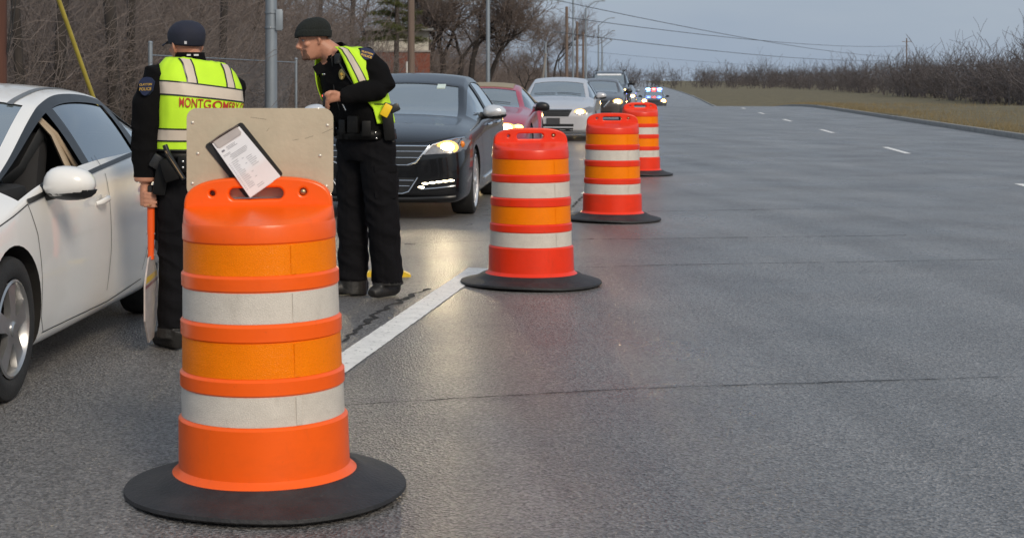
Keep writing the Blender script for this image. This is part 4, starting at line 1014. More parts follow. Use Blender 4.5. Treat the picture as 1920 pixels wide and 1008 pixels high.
for hp, fx in ((hl_, -.015), (hr_, .05)):
    kn = Vector((hp.x+fx*.5, hp.y+F1.y*.03, .50)); an = Vector((hp.x+fx, hp.y, .09))
    b.tube([hp+Vector((0, 0, .04)), hp, hp.lerp(kn, .5), kn, kn.lerp(an, .45), an, an-Vector((0, 0, .03))], [.10, .108, .102, .085, .082, .082, .086], 16)
    b.tube([an+Vector((0, 0, .02))-F1*.07, an-Vector((0, 0, .045))-F1*.055, an-Vector((0, 0, .05))+F1*.06, an-Vector((0, 0, .055))+F1*.18], [(.045, .04), (.042, .045), (.042, .048), (.03, .04)], 12)
h1 = Head(P1(349, 88, .06), (-.50, .86, -.02), (0, 0, 1), 1.0); h1.solid(b)
b.tube([T1.S(0, 1.47).lerp(T1.S(180, 1.47), .5), h1.p(-.03, 0, -.04)], [.064, .060], 16)
# fist round the paddle grip
st = at(283, 350, D1-.10); sx_, sy_ = st.x, st.y
fz = [CH-(y-HY)/FOC*(D1-.1) for y in (361, 369, 377, 385)]
b.tube([wr_, Vector((sx_-.035, sy_+.02, fz[1]+.015)), Vector((sx_-.038, sy_+.015, fz[3]-.005))], [(.03, .036), (.026, .042), (.02, .034)], 12)
for k, z in enumerate(fz):
    l_ = [.9, 1, .97, .85][k]
    b.tube([Vector((sx_-.040, sy_+.005, z+.004)), Vector((sx_-.030, sy_-.026, z)), Vector((sx_+.0, sy_-.032, z-.003)), Vector((sx_+.026*l_, sy_-.020, z-.005)), Vector((sx_+.028*l_, sy_+.004, z-.006))], [.0092, .0092, .0088, .0085, .0075], 8)
b.tube([Vector((sx_-.03, sy_+.03, fz[0]+.0)), Vector((sx_+.0, sy_+.032, fz[0]+.01)), Vector((sx_+.026, sy_+.018, fz[0]+.006)), Vector((sx_+.03, sy_-.005, fz[0]))], [.013, .012, .011, .009], 8)
wz = wr_.z
def reg1(p):
    if (p-h1.c).length < .19 and p.z > 1.49: return 0
    if p.z < .115: return 3
    if p.z < wz+.012 and p.x < x1-.17 and p.z > .6: return 0
    if p.z < 1.03 and p.x > x1-.205: return 2
    if p.z < 1.0 and p.x > x1-.18: return 2
    return 1
figure(b, .0058, r1, reg1, [skin_m, jacket, trous, boot], .007)
v = MB(); hb = 1.035
T1.grid(v, 25, 335, frange(hb, 1.478, 34), .020, 60); vest = pb(v, 'vest', hiviz, r1); thicken(vest, .004)
def strip(T, root, vest, name, th0, th1, hs, off, m, n=30):
    q = MB(); T.grid(q, th0, th1, hs, off, n); return pb(q, name, m, root, vest)
strip(T1, r1, vest, 'reflective_tape', 27, 333, frange(1.306, 1.366, 5), .0262, silver_t, 60); strip(T1, r1, vest, 'reflective_tape', 27, 333, frange(1.088, 1.140, 4), .0262, silver_t, 60)
for h in (1.303, 1.369, 1.085, 1.143): strip(T1, r1, vest, 'black_binding', 27, 333, [h-.0038, h+.0038], .0270, trim, 60)
strip(T1, r1, vest, 'black_binding', 27, 333, [hb-.002, hb+.008], .0265, trim, 60)
def vth(x0):                            # angle whose sideways offset is x0 on the back
    def f(h):
        s_ = max(-1, min(1, x0/(T1.w(h)+.02))); return 180-math.degrees(math.asin(math.copysign(abs(s_)**(1/.8), s_)))
    return f
for xa, xb in ((-.135, -.085), (.085, .135)):
    strip(T1, r1, vest, 'reflective_tape', vth(xa), vth(xb), frange(1.373, 1.465, 12), .0262, silver_t, 6)
    for xe in (xa, xb): strip(T1, r1, vest, 'black_binding', vth(xe-.004), vth(xe+.004), frange(1.371, 1.468, 12), .0270, trim, 2)
wrap_text(T1, 'MONTGOMERY CO.', .064, 188, 1.2500, .0305, .150, red_ink, r1, 'vest_lettering', .47, vest)
# collar, cap
q = MB(); 
for hh, rr_ in ((1.455, .094), (1.49, .086), (1.525, .080), (1.545, .078)):
    cc = T1.S(0, min(hh, 1.5)).lerp(T1.S(180, min(hh, 1.5)), .5)+Vector((-.014, .004, 0)); cc.z = hh
    for i in range(28): a = 2*math.pi*i/28; q.v.append(tuple(cc+L1*math.cos(a)*rr_+F1*(math.sin(a)*rr_*1.02+.006*(hh-1.45)/.1)))
q.f = [(j*28+i, j*28+(i+1) % 28, (j+1)*28+(i+1) % 28, (j+1)*28+i) for j in range(3) for i in range(28)]; q.m = [0]*len(q.f); cl_ = pb(q, 'collar', jacket, r1); thicken(cl_, .006)
for px, w_ in ((358, .020), (372, .024)):
    p = P1(px-4, 103.5, -.044); q = MB(); q.box((p.x, p.y, p.z), (w_, .012, .009)); pb(q, 'collar_tag', mat('tag_white', (.7, .7, .68), .6), r1, cl_)
def capoff(u, th): return .012
q = MB(); h1.shell(q, frange(.012, .122, 14), lambda u, th: .011+.006*math.sin(min(1, max(0, (u-.01)/.11))*math.pi), 36, lift=lambda u, th: (.026*(1-u/.122)*max(0, math.cos(R(th)))-.014*(1-u/.122)*max(0, -math.cos(R(th)))) -.001*max(0, u/.122), cap=True)
for i_, v_ in enumerate(q.v):
    u_ = max(0, (Vector(v_)-h1.c).dot(h1.U)/.122); q.v[i_] = tuple(Vector(v_)+h1.U*.014*u_**1.3)
cap = pb(q, 'cap', navy, r1); thicken(cap, .003)
q = MB(); n = 12; base = []
for j in range(5):
    for i in range(n+1):
        th = -62+124*i/n; t = j/4; p = h1.sec(.036, th, .011); c0 = h1.p(0, 0, .036); d_ = (h1.F*math.cos(R(th*.45))+h1.L*math.sin(R(th*.45))); q.v.append(tuple(p+d_*.068*t*(1-.35*(th/62)**2)-h1.U*(.010*t+.020*t*(th/62)**2)))
q.f = [(j*(n+1)+i, j*(n+1)+i+1, (j+1)*(n+1)+i+1, (j+1)*(n+1)+i) for j in range(4) for i in range(n)]; q.m = [0]*len(q.f); bl = pb(q, 'cap_bill', navy, r1, cap); thicken(bl, .004)
p = h1.sec(.012, 205, .020); q = MB(); q.box(p, (.018, .006, .021)); 
p2 = P1(331, 76, -.04); p = h1.sec(.018, 150, .014); pb(MB().box((p.x, p.y-.003, p.z), (.013, .004, .016)), 'cap_emblem', mat('emblem_grey', (.55, .55, .58), .5), r1, cap)
sleeve_patch(r1, P1(273, 162, -.152), (-.42, -.9, .25), (0, .1, 1), .085, .10, (('POLICE', -.022, .022), ('CLAYTON', .004, .016)))
# belt and what hangs on it
q = MB(); T1.grid(q, 0, 360, [.985, 1.03], .014, 60); belt1 = pb(q, 'duty_belt', leather, r1); thicken(belt1, .006)
def gear(root, parent, name, c, size, m, rot=None, bev=.008): return pb(MB().box(c, size, rot, bev=bev), name, m, root, parent)
gear(r1, belt1, 'radio_pouch', P1(318, 318, -.20), (.075, .05, .12), leather, Matrix.Rotation(R(-18), 3, 'Y')); gear(r1, belt1, 'holster', P1(303, 335, -.13), (.07, .08, .17), leather, Matrix.Rotation(R(8), 3, 'Y'), .015)
gear(r1, belt1, 'pistol_grip', P1(294, 303, -.15), (.06, .04, .075), trim, Matrix.Rotation(R(30), 3, 'Y'), .012)
q = MB(); q.tube([P1(309, 272, -.23), P1(315, 288, -.235), P1(345, 336, -.22)], [.014, .0145, .012], 12); bt = pb(q, 'baton', mat('baton_black', (.012, .012, .012), .3), r1, belt1)
q = MB(); q.tube([P1(310.5, 283, -.247), P1(343, 334, -.233)], [.0035, .003], 6); pb(q, 'baton_edge', mat('baton_bronze', (.42, .30, .17), .3, .6), r1, bt)
gear(r1, belt1, 'cuff_pouch', P1(346, 308, -.20), (.07, .04, .085), leather)
for py in (303, 314): q = MB(); q.ell(P1(343, py, -.228), (.007, .005, .007)); pb(q, 'snap', snap, r1, belt1)
q = MB(); q.tube([P1(277, 384.5, -.142), P1(280, 385, -.150), P1(284, 384.6, -.142)], .003, 6); pb(q, 'ring', mat('ring_gold', (.8, .6, .3), .2, 1), r1)
q = MB()                                                    # cargo pocket on the thigh
for j, z in enumerate((.80, .74, .62)):
    pass
gear(r1, None, 'cargo_pocket', Vector((x1-.185, y1-.02, .66)), (.035, .15, .19), trous, Matrix.Rotation(R(25), 3, 'Z'), .014)
# ---------------- paddle held upside down
pd = empty('hand_paddle', (sx_, sy_, .05)); zo = Vector((sx_, sy_, .05))
tag(pd, 'orange handled octagonal hand paddle held blade down by the capped officer', 'sign paddle')
orng = mat('handle_orange', (.85, .10, .008), .4, 0, .06, 8)
def pz(y): return CH-(y-HY)/FOC*sy_-.05
q = MB(); q.tube([(0, 0, pz(347)), (0, 0, pz(349)), (0, 0, pz(376))], [.016, .021, .021], 16); q.build('grip', trim, pd)
q = MB(); q.tube([(0, 0, pz(374)), (0, 0, pz(430)), (0, 0, pz(446)), (0, 0, pz(486))], [.0195, .0195, .0175, .0165], 16); hd_ = q.build('handle', orng, pd)
yaw = R(90-8.5)+math.atan2(sx_, sy_)*-1
oc = [(.235*math.cos(R(22.5+45*k)), .235*math.sin(R(22.5+45*k))) for k in range(8)]
axp = Vector((math.cos(yaw), math.sin(yaw), 0)); nrmp = axp.cross(Vector((0, 0, 1)))
zc = pz(474)-.232
q = MB(); q.prism(oc, Vector((0, 0, zc))+nrmp*.004, axp, (0, 0, 1), .008); bl_ = q.build('blade', mat('paddle_film', (.50, .43, .40), .35, 0, .25, 7, stretch=(1, 1, 3)), pd, False)
for e in (1, -1):
    q = MB(); q.prism([(-.19, .095), (.19, .095), (.165, .125), (-.165, .125)], Vector((0, 0, zc))+nrmp*(.0055*e), axp if e > 0 else -axp, (0, 0, 1), .001); q.build('yellow_stripe', mat('stripe_yellow', (.75, .48, .05), .4), bl_, False)
    q = MB(); q.prism([(-.205, .07), (.205, .07), (.205, .085), (-.205, .085)], Vector((0, 0, zc))+nrmp*(.0055*e), axp if e > 0 else -axp, (0, 0, 1), .001); q.build('maroon_stripe', mat('stripe_maroon', (.25, .09, .10), .4), bl_, False)
for y in (438, 478): q = MB(); q.tube([nrmp*-.022+Vector((0, 0, pz(y))), nrmp*.022+Vector((0, 0, pz(y)))], .005, 10); q.build('bolt', steel, hd_)

# ---------------- officer in the knit hat, leaning forward
D2 = 10.37
def P2(px, py, dy=0.0): return at(px, py, D2+dy)
r2 = empty('person', (at(690, 0, D2).x, D2, 0))
tag(r2, 'officer in black knit hat leaning forward, open lime vest, hand at his chest', 'person')
F2 = Vector((-.80, -.60, 0)).normalized(); L2_ = Vector((-F2.y, F2.x, 0))
def ctr(px, py, dy=0.0): return tuple(P2(px, py, dy))
T2 = Torso([(0.86, ctr(690, 300), .175, .135), (0.98, ctr(687, 268), .185, .145), (1.06, ctr(683, 242), .186, .150), (1.18, ctr(674, 208), .194, .160), (1.30, ctr(662, 172), .212, .162),
            (1.40, ctr(655, 138), .222, .150), (1.46, ctr(650, 117), .215, .128), (1.51, ctr(645, 104), .175, .108), (1.54, ctr(638, 97), .120, .09), (1.565, ctr(631, 92), .074, .072)], L2_, F2)
b = MB(); T2.grid(b, 0, 360, frange(.86, 1.565, 42), 0.0, 40); b.f += [tuple(range(40)), tuple(len(b.v)-1-i for i in range(40))]; b.m += [0, 0]
sh = P2(684, 112, -.12); el = P2(719, 164, -.20); wr_ = P2(640, 182, -.30)
b.tube([sh+Vector((-.07, .06, 0)), sh, sh.lerp(el, .5)+Vector((.012, 0, .01)), el+Vector((.004, 0, .0)), el.lerp(wr_, .12)+Vector((.0, 0, -.012)), el.lerp(wr_, .5), wr_+Vector((.01, 0, 0)), wr_], [.07, .088, .084, .070, .068, .064, .052, .048], 18)
sr = T2.S(-90, 1.42)+L2_*.02; er = sr-F2*.12+Vector((.03, .10, -.27)); wr3 = er+F2*.22+Vector((0, .05, -.10))
b.tube([sr+L2_*.06, sr, sr.lerp(er, .5), er, er.lerp(wr3, .5), wr3], [.06, .085, .08, .072, .062, .05], 14)
legs = (([(706, 268, -.08), (712, 330, -.09), (718, 400, -.09), (722, 460, -.07), (727, 522, -.05), (727, 533, -.05)], [.118, .118, .102, .098, .100, .104]),
        ([(664, 268, .08), (663, 330, .08), (662, 400, .08), (662, 470, .08), (661, 538, .07), (660, 549, .07)], [.112, .110, .100, .095, .096, .100]))
for pts, rd in legs:
    PP = [P2(a, c_, d_) for a, c_, d_ in pts]; b.tube([PP[0]+Vector((-.02, 0, .06))]+PP, [.09]+rd, 16)
# boots
for hx, hy, dy, dx_, dyy in ((748, 540, -.03, -.20, -.22), (684, 548, .08, -.26, -.10)):
    ank = P2(hx-18, 0, dy); ank.z = .10; hd3 = Vector((dx_, dyy, 0)); hd3.normalize()
    b.tube([ank+Vector((0, 0, .03))-hd3*.02, ank+Vector((0, 0, -.045))-hd3*.05], [.05, .048], 14)
    b.tube([Vector((ank.x, ank.y, .048))-hd3*.085, Vector((ank.x, ank.y, .05))-hd3*.05, Vector((ank.x, ank.y, .055))+hd3*.05, Vector((ank.x, ank.y, .048))+hd3*.13, Vector((ank.x, ank.y, .040))+hd3*.18], [(.03, .03), (.046, .042), (.052, .046), (.044, .050), (.026, .034)], 14)
h2 = Head(P2(589, 76, -.02), (-.97, -.18, -.20), (-.16, 0, 1), 1.0); h2.solid(b)
b.tube([P2(632, 108, 0), P2(612, 92, -.01), h2.p(-.035, 0, -.035)], [.072, .066, .064], 16)
b.tube([h2.p(-.05, 0, -.02), h2.p(-.02, 0, -.085), h2.p(.04, 0, -.098)], [.05, .045, .03], 12)
# hand: palm from the wrist, fingers hooked down over the vest edge
W0 = wr_; K0 = P2(617, 181, -.34)
b.tube([W0+Vector((.02, 0, 0)), W0, W0.lerp(K0, .55)+Vector((0, 0, .004)), K0+Vector((0, 0, -.002))], [(.028, .028), (.027, .030), (.040, .019), (.040, .016)], 14, up=(0, 0, 1))
for k in range(4):
    k0 = K0+Vector((.012-.004*k, .012*(k-1.5), .026-.0185*k)); l_ = [.92, 1.05, 1.0, .82][k]
    b.tube([k0, k0+Vector((-.018, -.006, -.012))*l_, k0+Vector((-.022, .004, -.042))*l_, k0+Vector((-.014, .020, -.062))*l_, k0+Vector((-.002, .030, -.068))*l_], [.0115, .0108, .010, .0093, .008], 8)
b.tube([W0.lerp(K0, .3)+Vector((0, -.01, .018)), W0.lerp(K0, .75)+Vector((-.01, -.022, .030)), K0+Vector((-.018, -.016, .020)), K0+Vector((-.03, -.01, .004))], [.014, .013, .011, .009], 8)
cuff = wr_
NC = P2(635, 105).lerp(P2(623, 93), .45); NA = (P2(623, 93)-P2(635, 105)).normalized()
def reg2(p):
    hp = Vector((p-h2.c)); f, l, u = hp.dot(h2.F), hp.dot(h2.L), hp.dot(h2.U)
    if hp.length < .23 and p.z > 1.502 and (p-NC).dot(NA) > 0:
        if (f > .052 and u < -.045 and abs(l) < .046) and not (f > .094 and -.082 < u < -.055 and abs(l) < .02): return 4
        return 0
    if p.x < cuff.x-.008 and p.y < D2-.22 and 1.15 < p.z < 1.40: return 0
    if p.z < .105: return 3
    if p.z < 1.03: return 2
    return 1
figure(b, .0068, r2, reg2, [skin_m, jacket, trous, boot, stub], .008)
# eyes and brows
for e in (-1, 1):
    q = MB(); q.ell(h2.p(.072, e*.032, .014), (.011, .011, .011)); ey = pb(q, 'eye', mat('eye_white', (.45, .40, .38), .3), r2); q = MB(); q.ell(h2.p(.0815, e*.033, .013), (.004, .005, .005)); pb(q, 'iris', trim, r2, ey)
    q = MB(); q.tube([h2.p(.090, e*.014, .030), h2.p(.087, e*.034, .036), h2.p(.068, e*.055, .030)], [.003, .0042, .002], 6); pb(q, 'eyebrow', mat('brow_hair', (.10, .06, .04), .8), r2)
    q = MB(); q.tube([h2.p(.084, e*.018, .020), h2.p(.083, e*.034, .0225), h2.p(.070, e*.048, .016)], [.0025, .003, .002], 6); pb(q, 'eyelid', mat('lid_skin', (.28, .13, .09), .6), r2)
q = MB(); h2.shell(q, frange(.028, .122, 14), lambda u, th: .016+.006*math.sin(min(1, max(0, (u-.02)/.10))*math.pi), 36, lift=lambda u, th: .022*(1-u/.122)*max(0, math.cos(R(th)))-.020*(1-u/.122)*max(0, -math.cos(R(th)))-.002*max(0, u/.122), cap=True)
up_ = h2.U
for i_, v_ in enumerate(q.v):
    u_ = max(0, (Vector(v_)-h2.c).dot(h2.U)/.122); q.v[i_] = tuple(Vector(v_)+h2.U*.024*u_**1.3)
bn = pb(q, 'knit_hat', knit, r2); thicken(bn, .003)
q = MB(); h2.shell(q, frange(.020, .064, 4), lambda u, th: .0245, 36, lift=lambda u, th: .022*max(0, math.cos(R(th)))-.022*max(0, -math.cos(R(th)))); bc = pb(q, 'turned_cuff', knit, r2, bn); thicken(bc, .006)
# vest, open in front
def inv_edge(h): return 62-34*max(0, min(1, (h-1.25)/.25))+ (16 if h < 1.2 else 16*max(0, (1.28-h)/.08))
v = MB(); hs = frange(1.10, 1.545, 34)
T2.grid(v, inv_edge, lambda h: 318+10*max(0, min(1, (h-1.3)/.2)), hs, .020, 60); vest2 = pb(v, 'vest', hiviz, r2); thicken(vest2, .004)
strip(T2, r2, vest2, 'reflective_tape', lambda h: inv_edge(h)+13-4*max(0, (h-1.4)/.15), lambda h: inv_edge(h)+27-4*max(0, (h-1.4)/.15), frange(1.275, 1.535, 26), .0262, silver_t, 6)
strip(T2, r2, vest2, 'reflective_tape', lambda h: 232, lambda h: 248, frange(1.30, 1.53, 18), .0262, silver_t, 6)
for de in (12, 28): strip(T2, r2, vest2, 'black_binding', lambda h: inv_edge(h)+de-1.2-4*max(0, (h-1.4)/.15), lambda h: inv_edge(h)+de+1.2-4*max(0, (h-1.4)/.15), frange(1.275, 1.535, 26), .0268, trim, 2)
strip(T2, r2, vest2, 'black_binding', 82, 300, [1.222, 1.229], .0265, trim, 50)
sleeve_patch(r2, sh+Vector((.012, -.082, .036)), (.12, -.90, .42), (.3, .1, 1), .095, .085, (('POLICE', -.024, .022), ('CLAYTON', .002, .016)))
# collar, badge, microphone, name bar
q = MB(); cc0 = P2(630, 104)
for t, rr_ in ((0, .088), (.5, .082), (1, .078)):
    c_ = P2(635, 105).lerp(P2(623, 93), t)
    ax3 = (P2(622, 99)-P2(633, 111)).normalized(); s1 = L2_; s2 = ax3.cross(s1).normalized()
    for i in range(28): a = 2*math.pi*i/28; q.v.append(tuple(c_+s1*math.cos(a)*rr_+s2*math.sin(a)*rr_))
q.f = [(j*28+i, j*28+(i+1) % 28, (j+1)*28+(i+1) % 28, (j+1)*28+i) for j in range(2) for i in range(28)]; q.m = [0]*len(q.f); c2 = pb(q, 'collar', jacket, r2); thicken(c2, .006)
q = MB(); q.prism([(0, 0), (.05, .035), (.085, -.02), (.03, -.055)], P2(586, 126, -.20), (1, 0, 0), (0, 0, 1), -.02); pb(q, 'collar_point', jacket, r2, c2)
def on_chest(th, h, off): return T2.S(th, h, off)
def face_rot(th): 
    nn = (L2_*math.sin(R(th))+F2*math.cos(R(th))); return Matrix.Rotation(math.atan2(nn.x, -nn.y), 3, 'Z')
q = MB(); q.ell(on_chest(24, 1.395, .010), (.024, .006, .036), face_rot(24)); bdg = pb(q, 'badge', badge_m, r2)
q = MB(); q.ell(on_chest(24, 1.395, .0155), (.011, .004, .011), face_rot(24)); pb(q, 'badge_centre', gold, r2, bdg)
gear(r2, None, 'name_bar', on_chest(-14, 1.395, .008), (.045, .004, .012), snap, face_rot(-14), .002)
gear(r2, None, 'radio_microphone', on_chest(20, 1.475, .02), (.045, .03, .065), trim, face_rot(20), .010)
q = MB(); q.tube([on_chest(24, 1.45, .03), on_chest(34, 1.40, .02), on_chest(48, 1.34, .012), on_chest(70, 1.30, .03)], .005, 8); pb(q, 'microphone_cord', trim, r2)
q = MB(); q.ell(on_chest(-28, 1.275, .012), (.012, .008, .010)); pb(q, 'red_light', emit('red_led', (1, .12, .08), 1.2), r2)
gear(r2, None, 'body_camera', on_chest(-20, 1.25, .02), (.055, .03, .09), trim, face_rot(-20), .008)
line_ = MB(); 
for k in range(26): pass
q = MB(); q.tube([on_chest(2, 1.50, .003), on_chest(2, 1.30, .003), on_chest(0, 1.08, .003)], .003, 6); pb(q, 'zip', trim, r2)
# belt
q = MB(); T2.grid(q, 0, 360, [1.005, 1.06], .016, 60); belt2 = pb(q, 'duty_belt', leather, r2); thicken(belt2, .006)
for th, h, s_, nm in ((28, 1.095, (.075, .05, .11), 'magazine_pouch'), (52, 1.07, (.06, .045, .10), 'cuff_pouch'), (5, 1.08, (.06, .04, .09), 'glove_pouch'), (-30, 1.06, (.07, .05, .10), 'radio_pouch')):
    gear(r2, belt2, nm, on_chest(th, h, .035), s_, leather, face_rot(th), .010)
for th, h in ((70, 1.045), (70, 1.015)): q = MB(); q.ell(on_chest(th, h, .027), (.008, .008, .008)); pb(q, 'snap', snap, r2, belt2)
gear(r2, belt2, 'holster', P2(728, 236, -.19), (.075, .07, .19), leather, Matrix.Rotation(R(-6), 3, 'Y'), .018)
tz = empty('stun_gun'); tz.location = r2.location; tag(tz, 'black and yellow stun gun in the holster of the leaning officer', 'stun gun')
rt = Matrix.Rotation(R(28), 3, 'Y')
pb(MB().box(P2(724, 207, -.21), (.055, .05, .085), rt, bev=.010), 'frame', tas, tz); pb(MB().box(P2(740, 203, -.21), (.065, .045, .050), Matrix.Rotation(R(-25), 3, 'Y'), bev=.012), 'grip', trim, tz); pb(MB().box(P2(729, 197, -.21), (.06, .04, .022), Matrix.Rotation(R(15), 3, 'Y'), bev=.006), 'slide', trim, tz)
q = MB(); q.tube([P2(735, 222, -.21), P2(737, 266, -.19)], [.010, .008], 10); pb(q, 'baton', mat('baton_grey', (.06, .055, .05), .35), r2, belt2)
q = MB(); q.tube([P2(640, 190, -.31), P2(648, 207, -.30)], [.004, .003], 8); pb(q, 'pen', snap, r2)
# cargo pocket and flap
q = MB(); pc = P2(723, 330, -.195)
gear(r2, None, 'cargo_pocket', P2(722, 345, -.165), (.145, .05, .19), trous, Matrix.Rotation(R(10), 3, 'Z'), .016)
gear(r2, None, 'pocket_flap', P2(722, 316, -.172), (.155, .055, .05), trous, Matrix.Rotation(R(10), 3, 'Z'), .012)
# ------------------------------------------------------------------ background: poles, fence, building, trees
galv = mat('galvanised_steel', (.26, .30, .34), .5, .35, .10, 4, stretch=(1, 1, .3)); wood = mat('pole_wood', (.17, .125, .10), .9, 0, .25, 9, .4, 50, stretch=(1, 1, .06)); wood2 = mat('pole_wood_brown', (.10, .042, .028), .9, 0, .3, 12, .5, 60, stretch=(1, 1, .06))
cable = mat('cable_black', (.012, .012, .012), .6)
PC = 7.3
def ground_at(x, y):
    v = x*RC-y*RS; u = x*RS+y*RC; 
    return zg(u)+(hill(v, u) if v < V_L-.1 else (.1 if v > V_R else 0))
def pole(name, px, c, h, r0, r1, m, label, cat='pole', group=None, lean=0.0, extra=None):
    d = on_line(px, c); x = (px-CX)/FOC*d; z0 = ground_at(x, d)
    r = empty(name, (x, d, z0)); tag(r, label, cat, group)
    q = MB(); q.tube([(0, 0, -.3), (lean*h*.5, 0, h*.5), (lean*h, 0, h)], [r0, (r0+r1)/2, r1], 18); q.build('shaft', m, r)
    return r, d
# near steel mast with control box
r, d = pole('steel_mast', 508.5, PC, 9.0, .125, .09, galv, 'blue grey steel mast with a small grey box behind the tan board'); s = FOC/d
zb_ = CH-(38-HY)/s-r.location.z
q = MB(); q.box((.155, -.02, zb_), (.13, .20, .42), bev=.012); bx_ = q.build('control_box', galv, r)
q = MB(); q.box((.225, -.02, zb_), (.012, .17, .36), bev=.004); q.build('box_door', galv, bx_)
for y in (24, 52):
    q = MB(); q.lathe([(.128, -.02), (.131, -.018), (.131, .018), (.128, .02)], 24, (0, 0, CH-(y-HY)/s-r.location.z)); q.build('strap', galv, r)
    q = MB(); q.ell((0, -.13, CH-(y-HY)/s-r.location.z), (.012, .012, .012)); q.build('bolt', snap, r)
q = MB(); q.lathe([(.0, .05), (.20, .05), (.20, -.02)], 4); q.build('base_plate', galv, r)
def pole_px(name, px, m, rad, h, label, c=PC, lean=0.0, **k): return pole(name, px, c, h, rad, rad*.8, m, label, lean=lean, **k)
wpole, wd_ = pole_px('utility_pole', 771, wood, .115, 11, 'weathered grey wooden utility pole before the brick building')
q = MB(); q.tube([(-.14, -.03, 0), (-.14, -.03, 1.9)], .03, 8); q.build('cable_guard', mat('guard_white', (.6, .6, .58), .6), wpole)
pole_px('light_pole', 915, galv, .105, 9.5, 'tall blue grey light pole rising behind the red convertible')
pole_px('light_pole', 1023, galv, .105, 4.35 + 0.9, 'short blue grey pole above the silver sedan roof')
pole_px('utility_stub', 1011, mat('stub_grey', (.24, .22, .20), .9), .10, 3.9, 'leaning pale wooden stub beside the short blue grey pole', lean=.12)
pole_px('light_pole', 1074.5, galv, .12, 14, 'slim tall blue grey pole before the thin trees')
for px, top, lb in ((1062.5, 15, 'tallest dark wooden utility pole in the distant row'), (1082, 43, 'brown wooden utility pole second in the distant row'), (1093.5, 65, 'short brown wooden utility pole last in the distant row')):
    d = on_line(px, PC); pole_px('utility_pole', px, wood, .17, CH+(150-top)/FOC*d+2, lb, group='distant utility poles')
lh = mat('lamp_head_grey', (.3, .32, .34), .5, .4)
for px, ty, xa, lb in ((1098.5, 15, 31, 'curved arm street lamp, tallest of the distant row'), (1122, 47, 26, 'curved arm street lamp, second in the distant row'), (1128.5, 71, 20, 'curved arm street lamp, third in the distant row'), (1129.5, 88, 14, 'curved arm street lamp, smallest of the distant row')):
    d = on_line(px, PC); x = (px-CX)/FOC*d; u = x*RS+d*RC; z0 = ground_at(x, d); zt = CH-(ty-HY)/FOC*d
    r = empty('street_lamp', (x, d, z0)); tag(r, lb, 'street lamp', 'street lamps along the road'); k = d/FOC
    q = MB(); q.tube([(0, 0, -.2), (0, 0, zt-z0)], [.16, .11], 12); q.build('post', galv, r)
    q = MB(); q.tube([(0, 0, zt-z0-.15), (9*k, 0, zt-z0+6*k), (18*k, 0, zt-z0+12.0*k), (xa*k, 0, zt-z0+13.5*k)], .07, 8); q.build('arm', galv, r)
    q = MB(); q.ell(((xa+2)*k, 0, zt-z0+13.3*k), (4.0*k*.8, .16, .10)); q.build('lamp_head', lh, r)
# brown pole at the edge of the car, its cables and the yellow guy guard
d = 18.2; x = (-12-CX)/FOC*d; z0 = ground_at(x, d)
r = empty('utility_pole', (x, d, z0)); tag(r, 'red brown wooden utility pole standing beyond the white sedan', 'pole')
q = MB(); q.tube([(0, 0, -.3), (0, 0, 9)], [.158, .13], 20); q.build('shaft', wood2, r)
for (a0, b0), (a1, b1), lb_ in (((24, -8), (13, 98), 'black cable hanging close against the red brown wooden pole'), ((31, -12), (16, 96), 'black cable slanting away from the red brown wooden pole')):
    p0, p1 = at(a0, b0, d-.02), at(a1, b1, d-.08); q = MB(); q.tube([p0+(p0-p1)*1.2, p0, p0.lerp(p1, .5)+Vector((.006, 0, 0)), p1], .0075, 8); o = q.build('cable', cable, None); tag(o, lb_, 'cable', 'cables on the brown pole')
a_ = at(229, 336, 22.6); t_ = at(110, 0, 21.0); dv = (t_-a_)
gy = empty('guy_wire_guard', (a_.x, a_.y, ground_at(a_.x, a_.y))); tag(gy, 'long yellow plastic guard on a guy wire slanting behind the white sedan', 'guy guard'); o = Vector(gy.location)
q = MB(); q.tube([a_-o-dv*.02, a_-o+dv*.5, a_-o+dv*1.3], .030, 12); q.build('sleeve', mat('guard_yellow', (.46, .38, .07), .5, 0, .15, 5), gy)
q = MB(); q.tube([a_-o-dv*.02, a_-o+dv*3.2], .006, 6); q.build('wire', steel, gy)
q = MB(); q.lathe([(.06, -.05), (.06, .06), (.02, .10), (0, .10)], 12); q.build('anchor', steel, gy)
# chain link fence
FC = 7.9; fd = [on_line(p, FC) for p in (282, 555)]
fr = empty('chain_link_fence', ((282-CX)/FOC*fd[0], fd[0], 0)); tag(fr, 'chain link fence with grey posts at the edge of the thicket', 'fence'); o = Vector(fr.location)
fp = []
for i, dd in enumerate(fd):
    x = .2*dd-FC; z = ground_at(x, dd); fp.append(Vector((x, dd, z))-o); ht = 2.0-z if i == 0 else 1.88-z
    q = MB(); q.tube([fp[-1]+Vector((0, 0, -.2)), fp[-1]+Vector((0, 0, ht))], .036 if i == 0 else .030, 12); q.ell(fp[-1]+Vector((0, 0, ht)), (.04, .04, .03)); q.build('post', galv, fr)
q = MB(); q.tube([p+Vector((0, 0, 1.80-.08)) for p in fp], .011, 8); q.build('top_rail', galv, fr)
P0 = []; P1_ = []; tot = (fp[-1]-fp[0]).length; dr = (fp[-1]-fp[0])/tot; k = 0
while k < tot:
    for sgn in (1, -1):
        e = k+sgn*1.6
        if 0 <= e <= tot: P0.append(fp[0]+dr*k+Vector((0, 0, .05))); P1_.append(fp[0]+dr*e+Vector((0, 0, 1.68)))
    k += .075
V, F = segs_mesh(P0, P1_, [.0012]*len(P0), [.0012]*len(P0)); tag(np_obj('wire_mesh', V, F, galv, fr), kind='stuff')
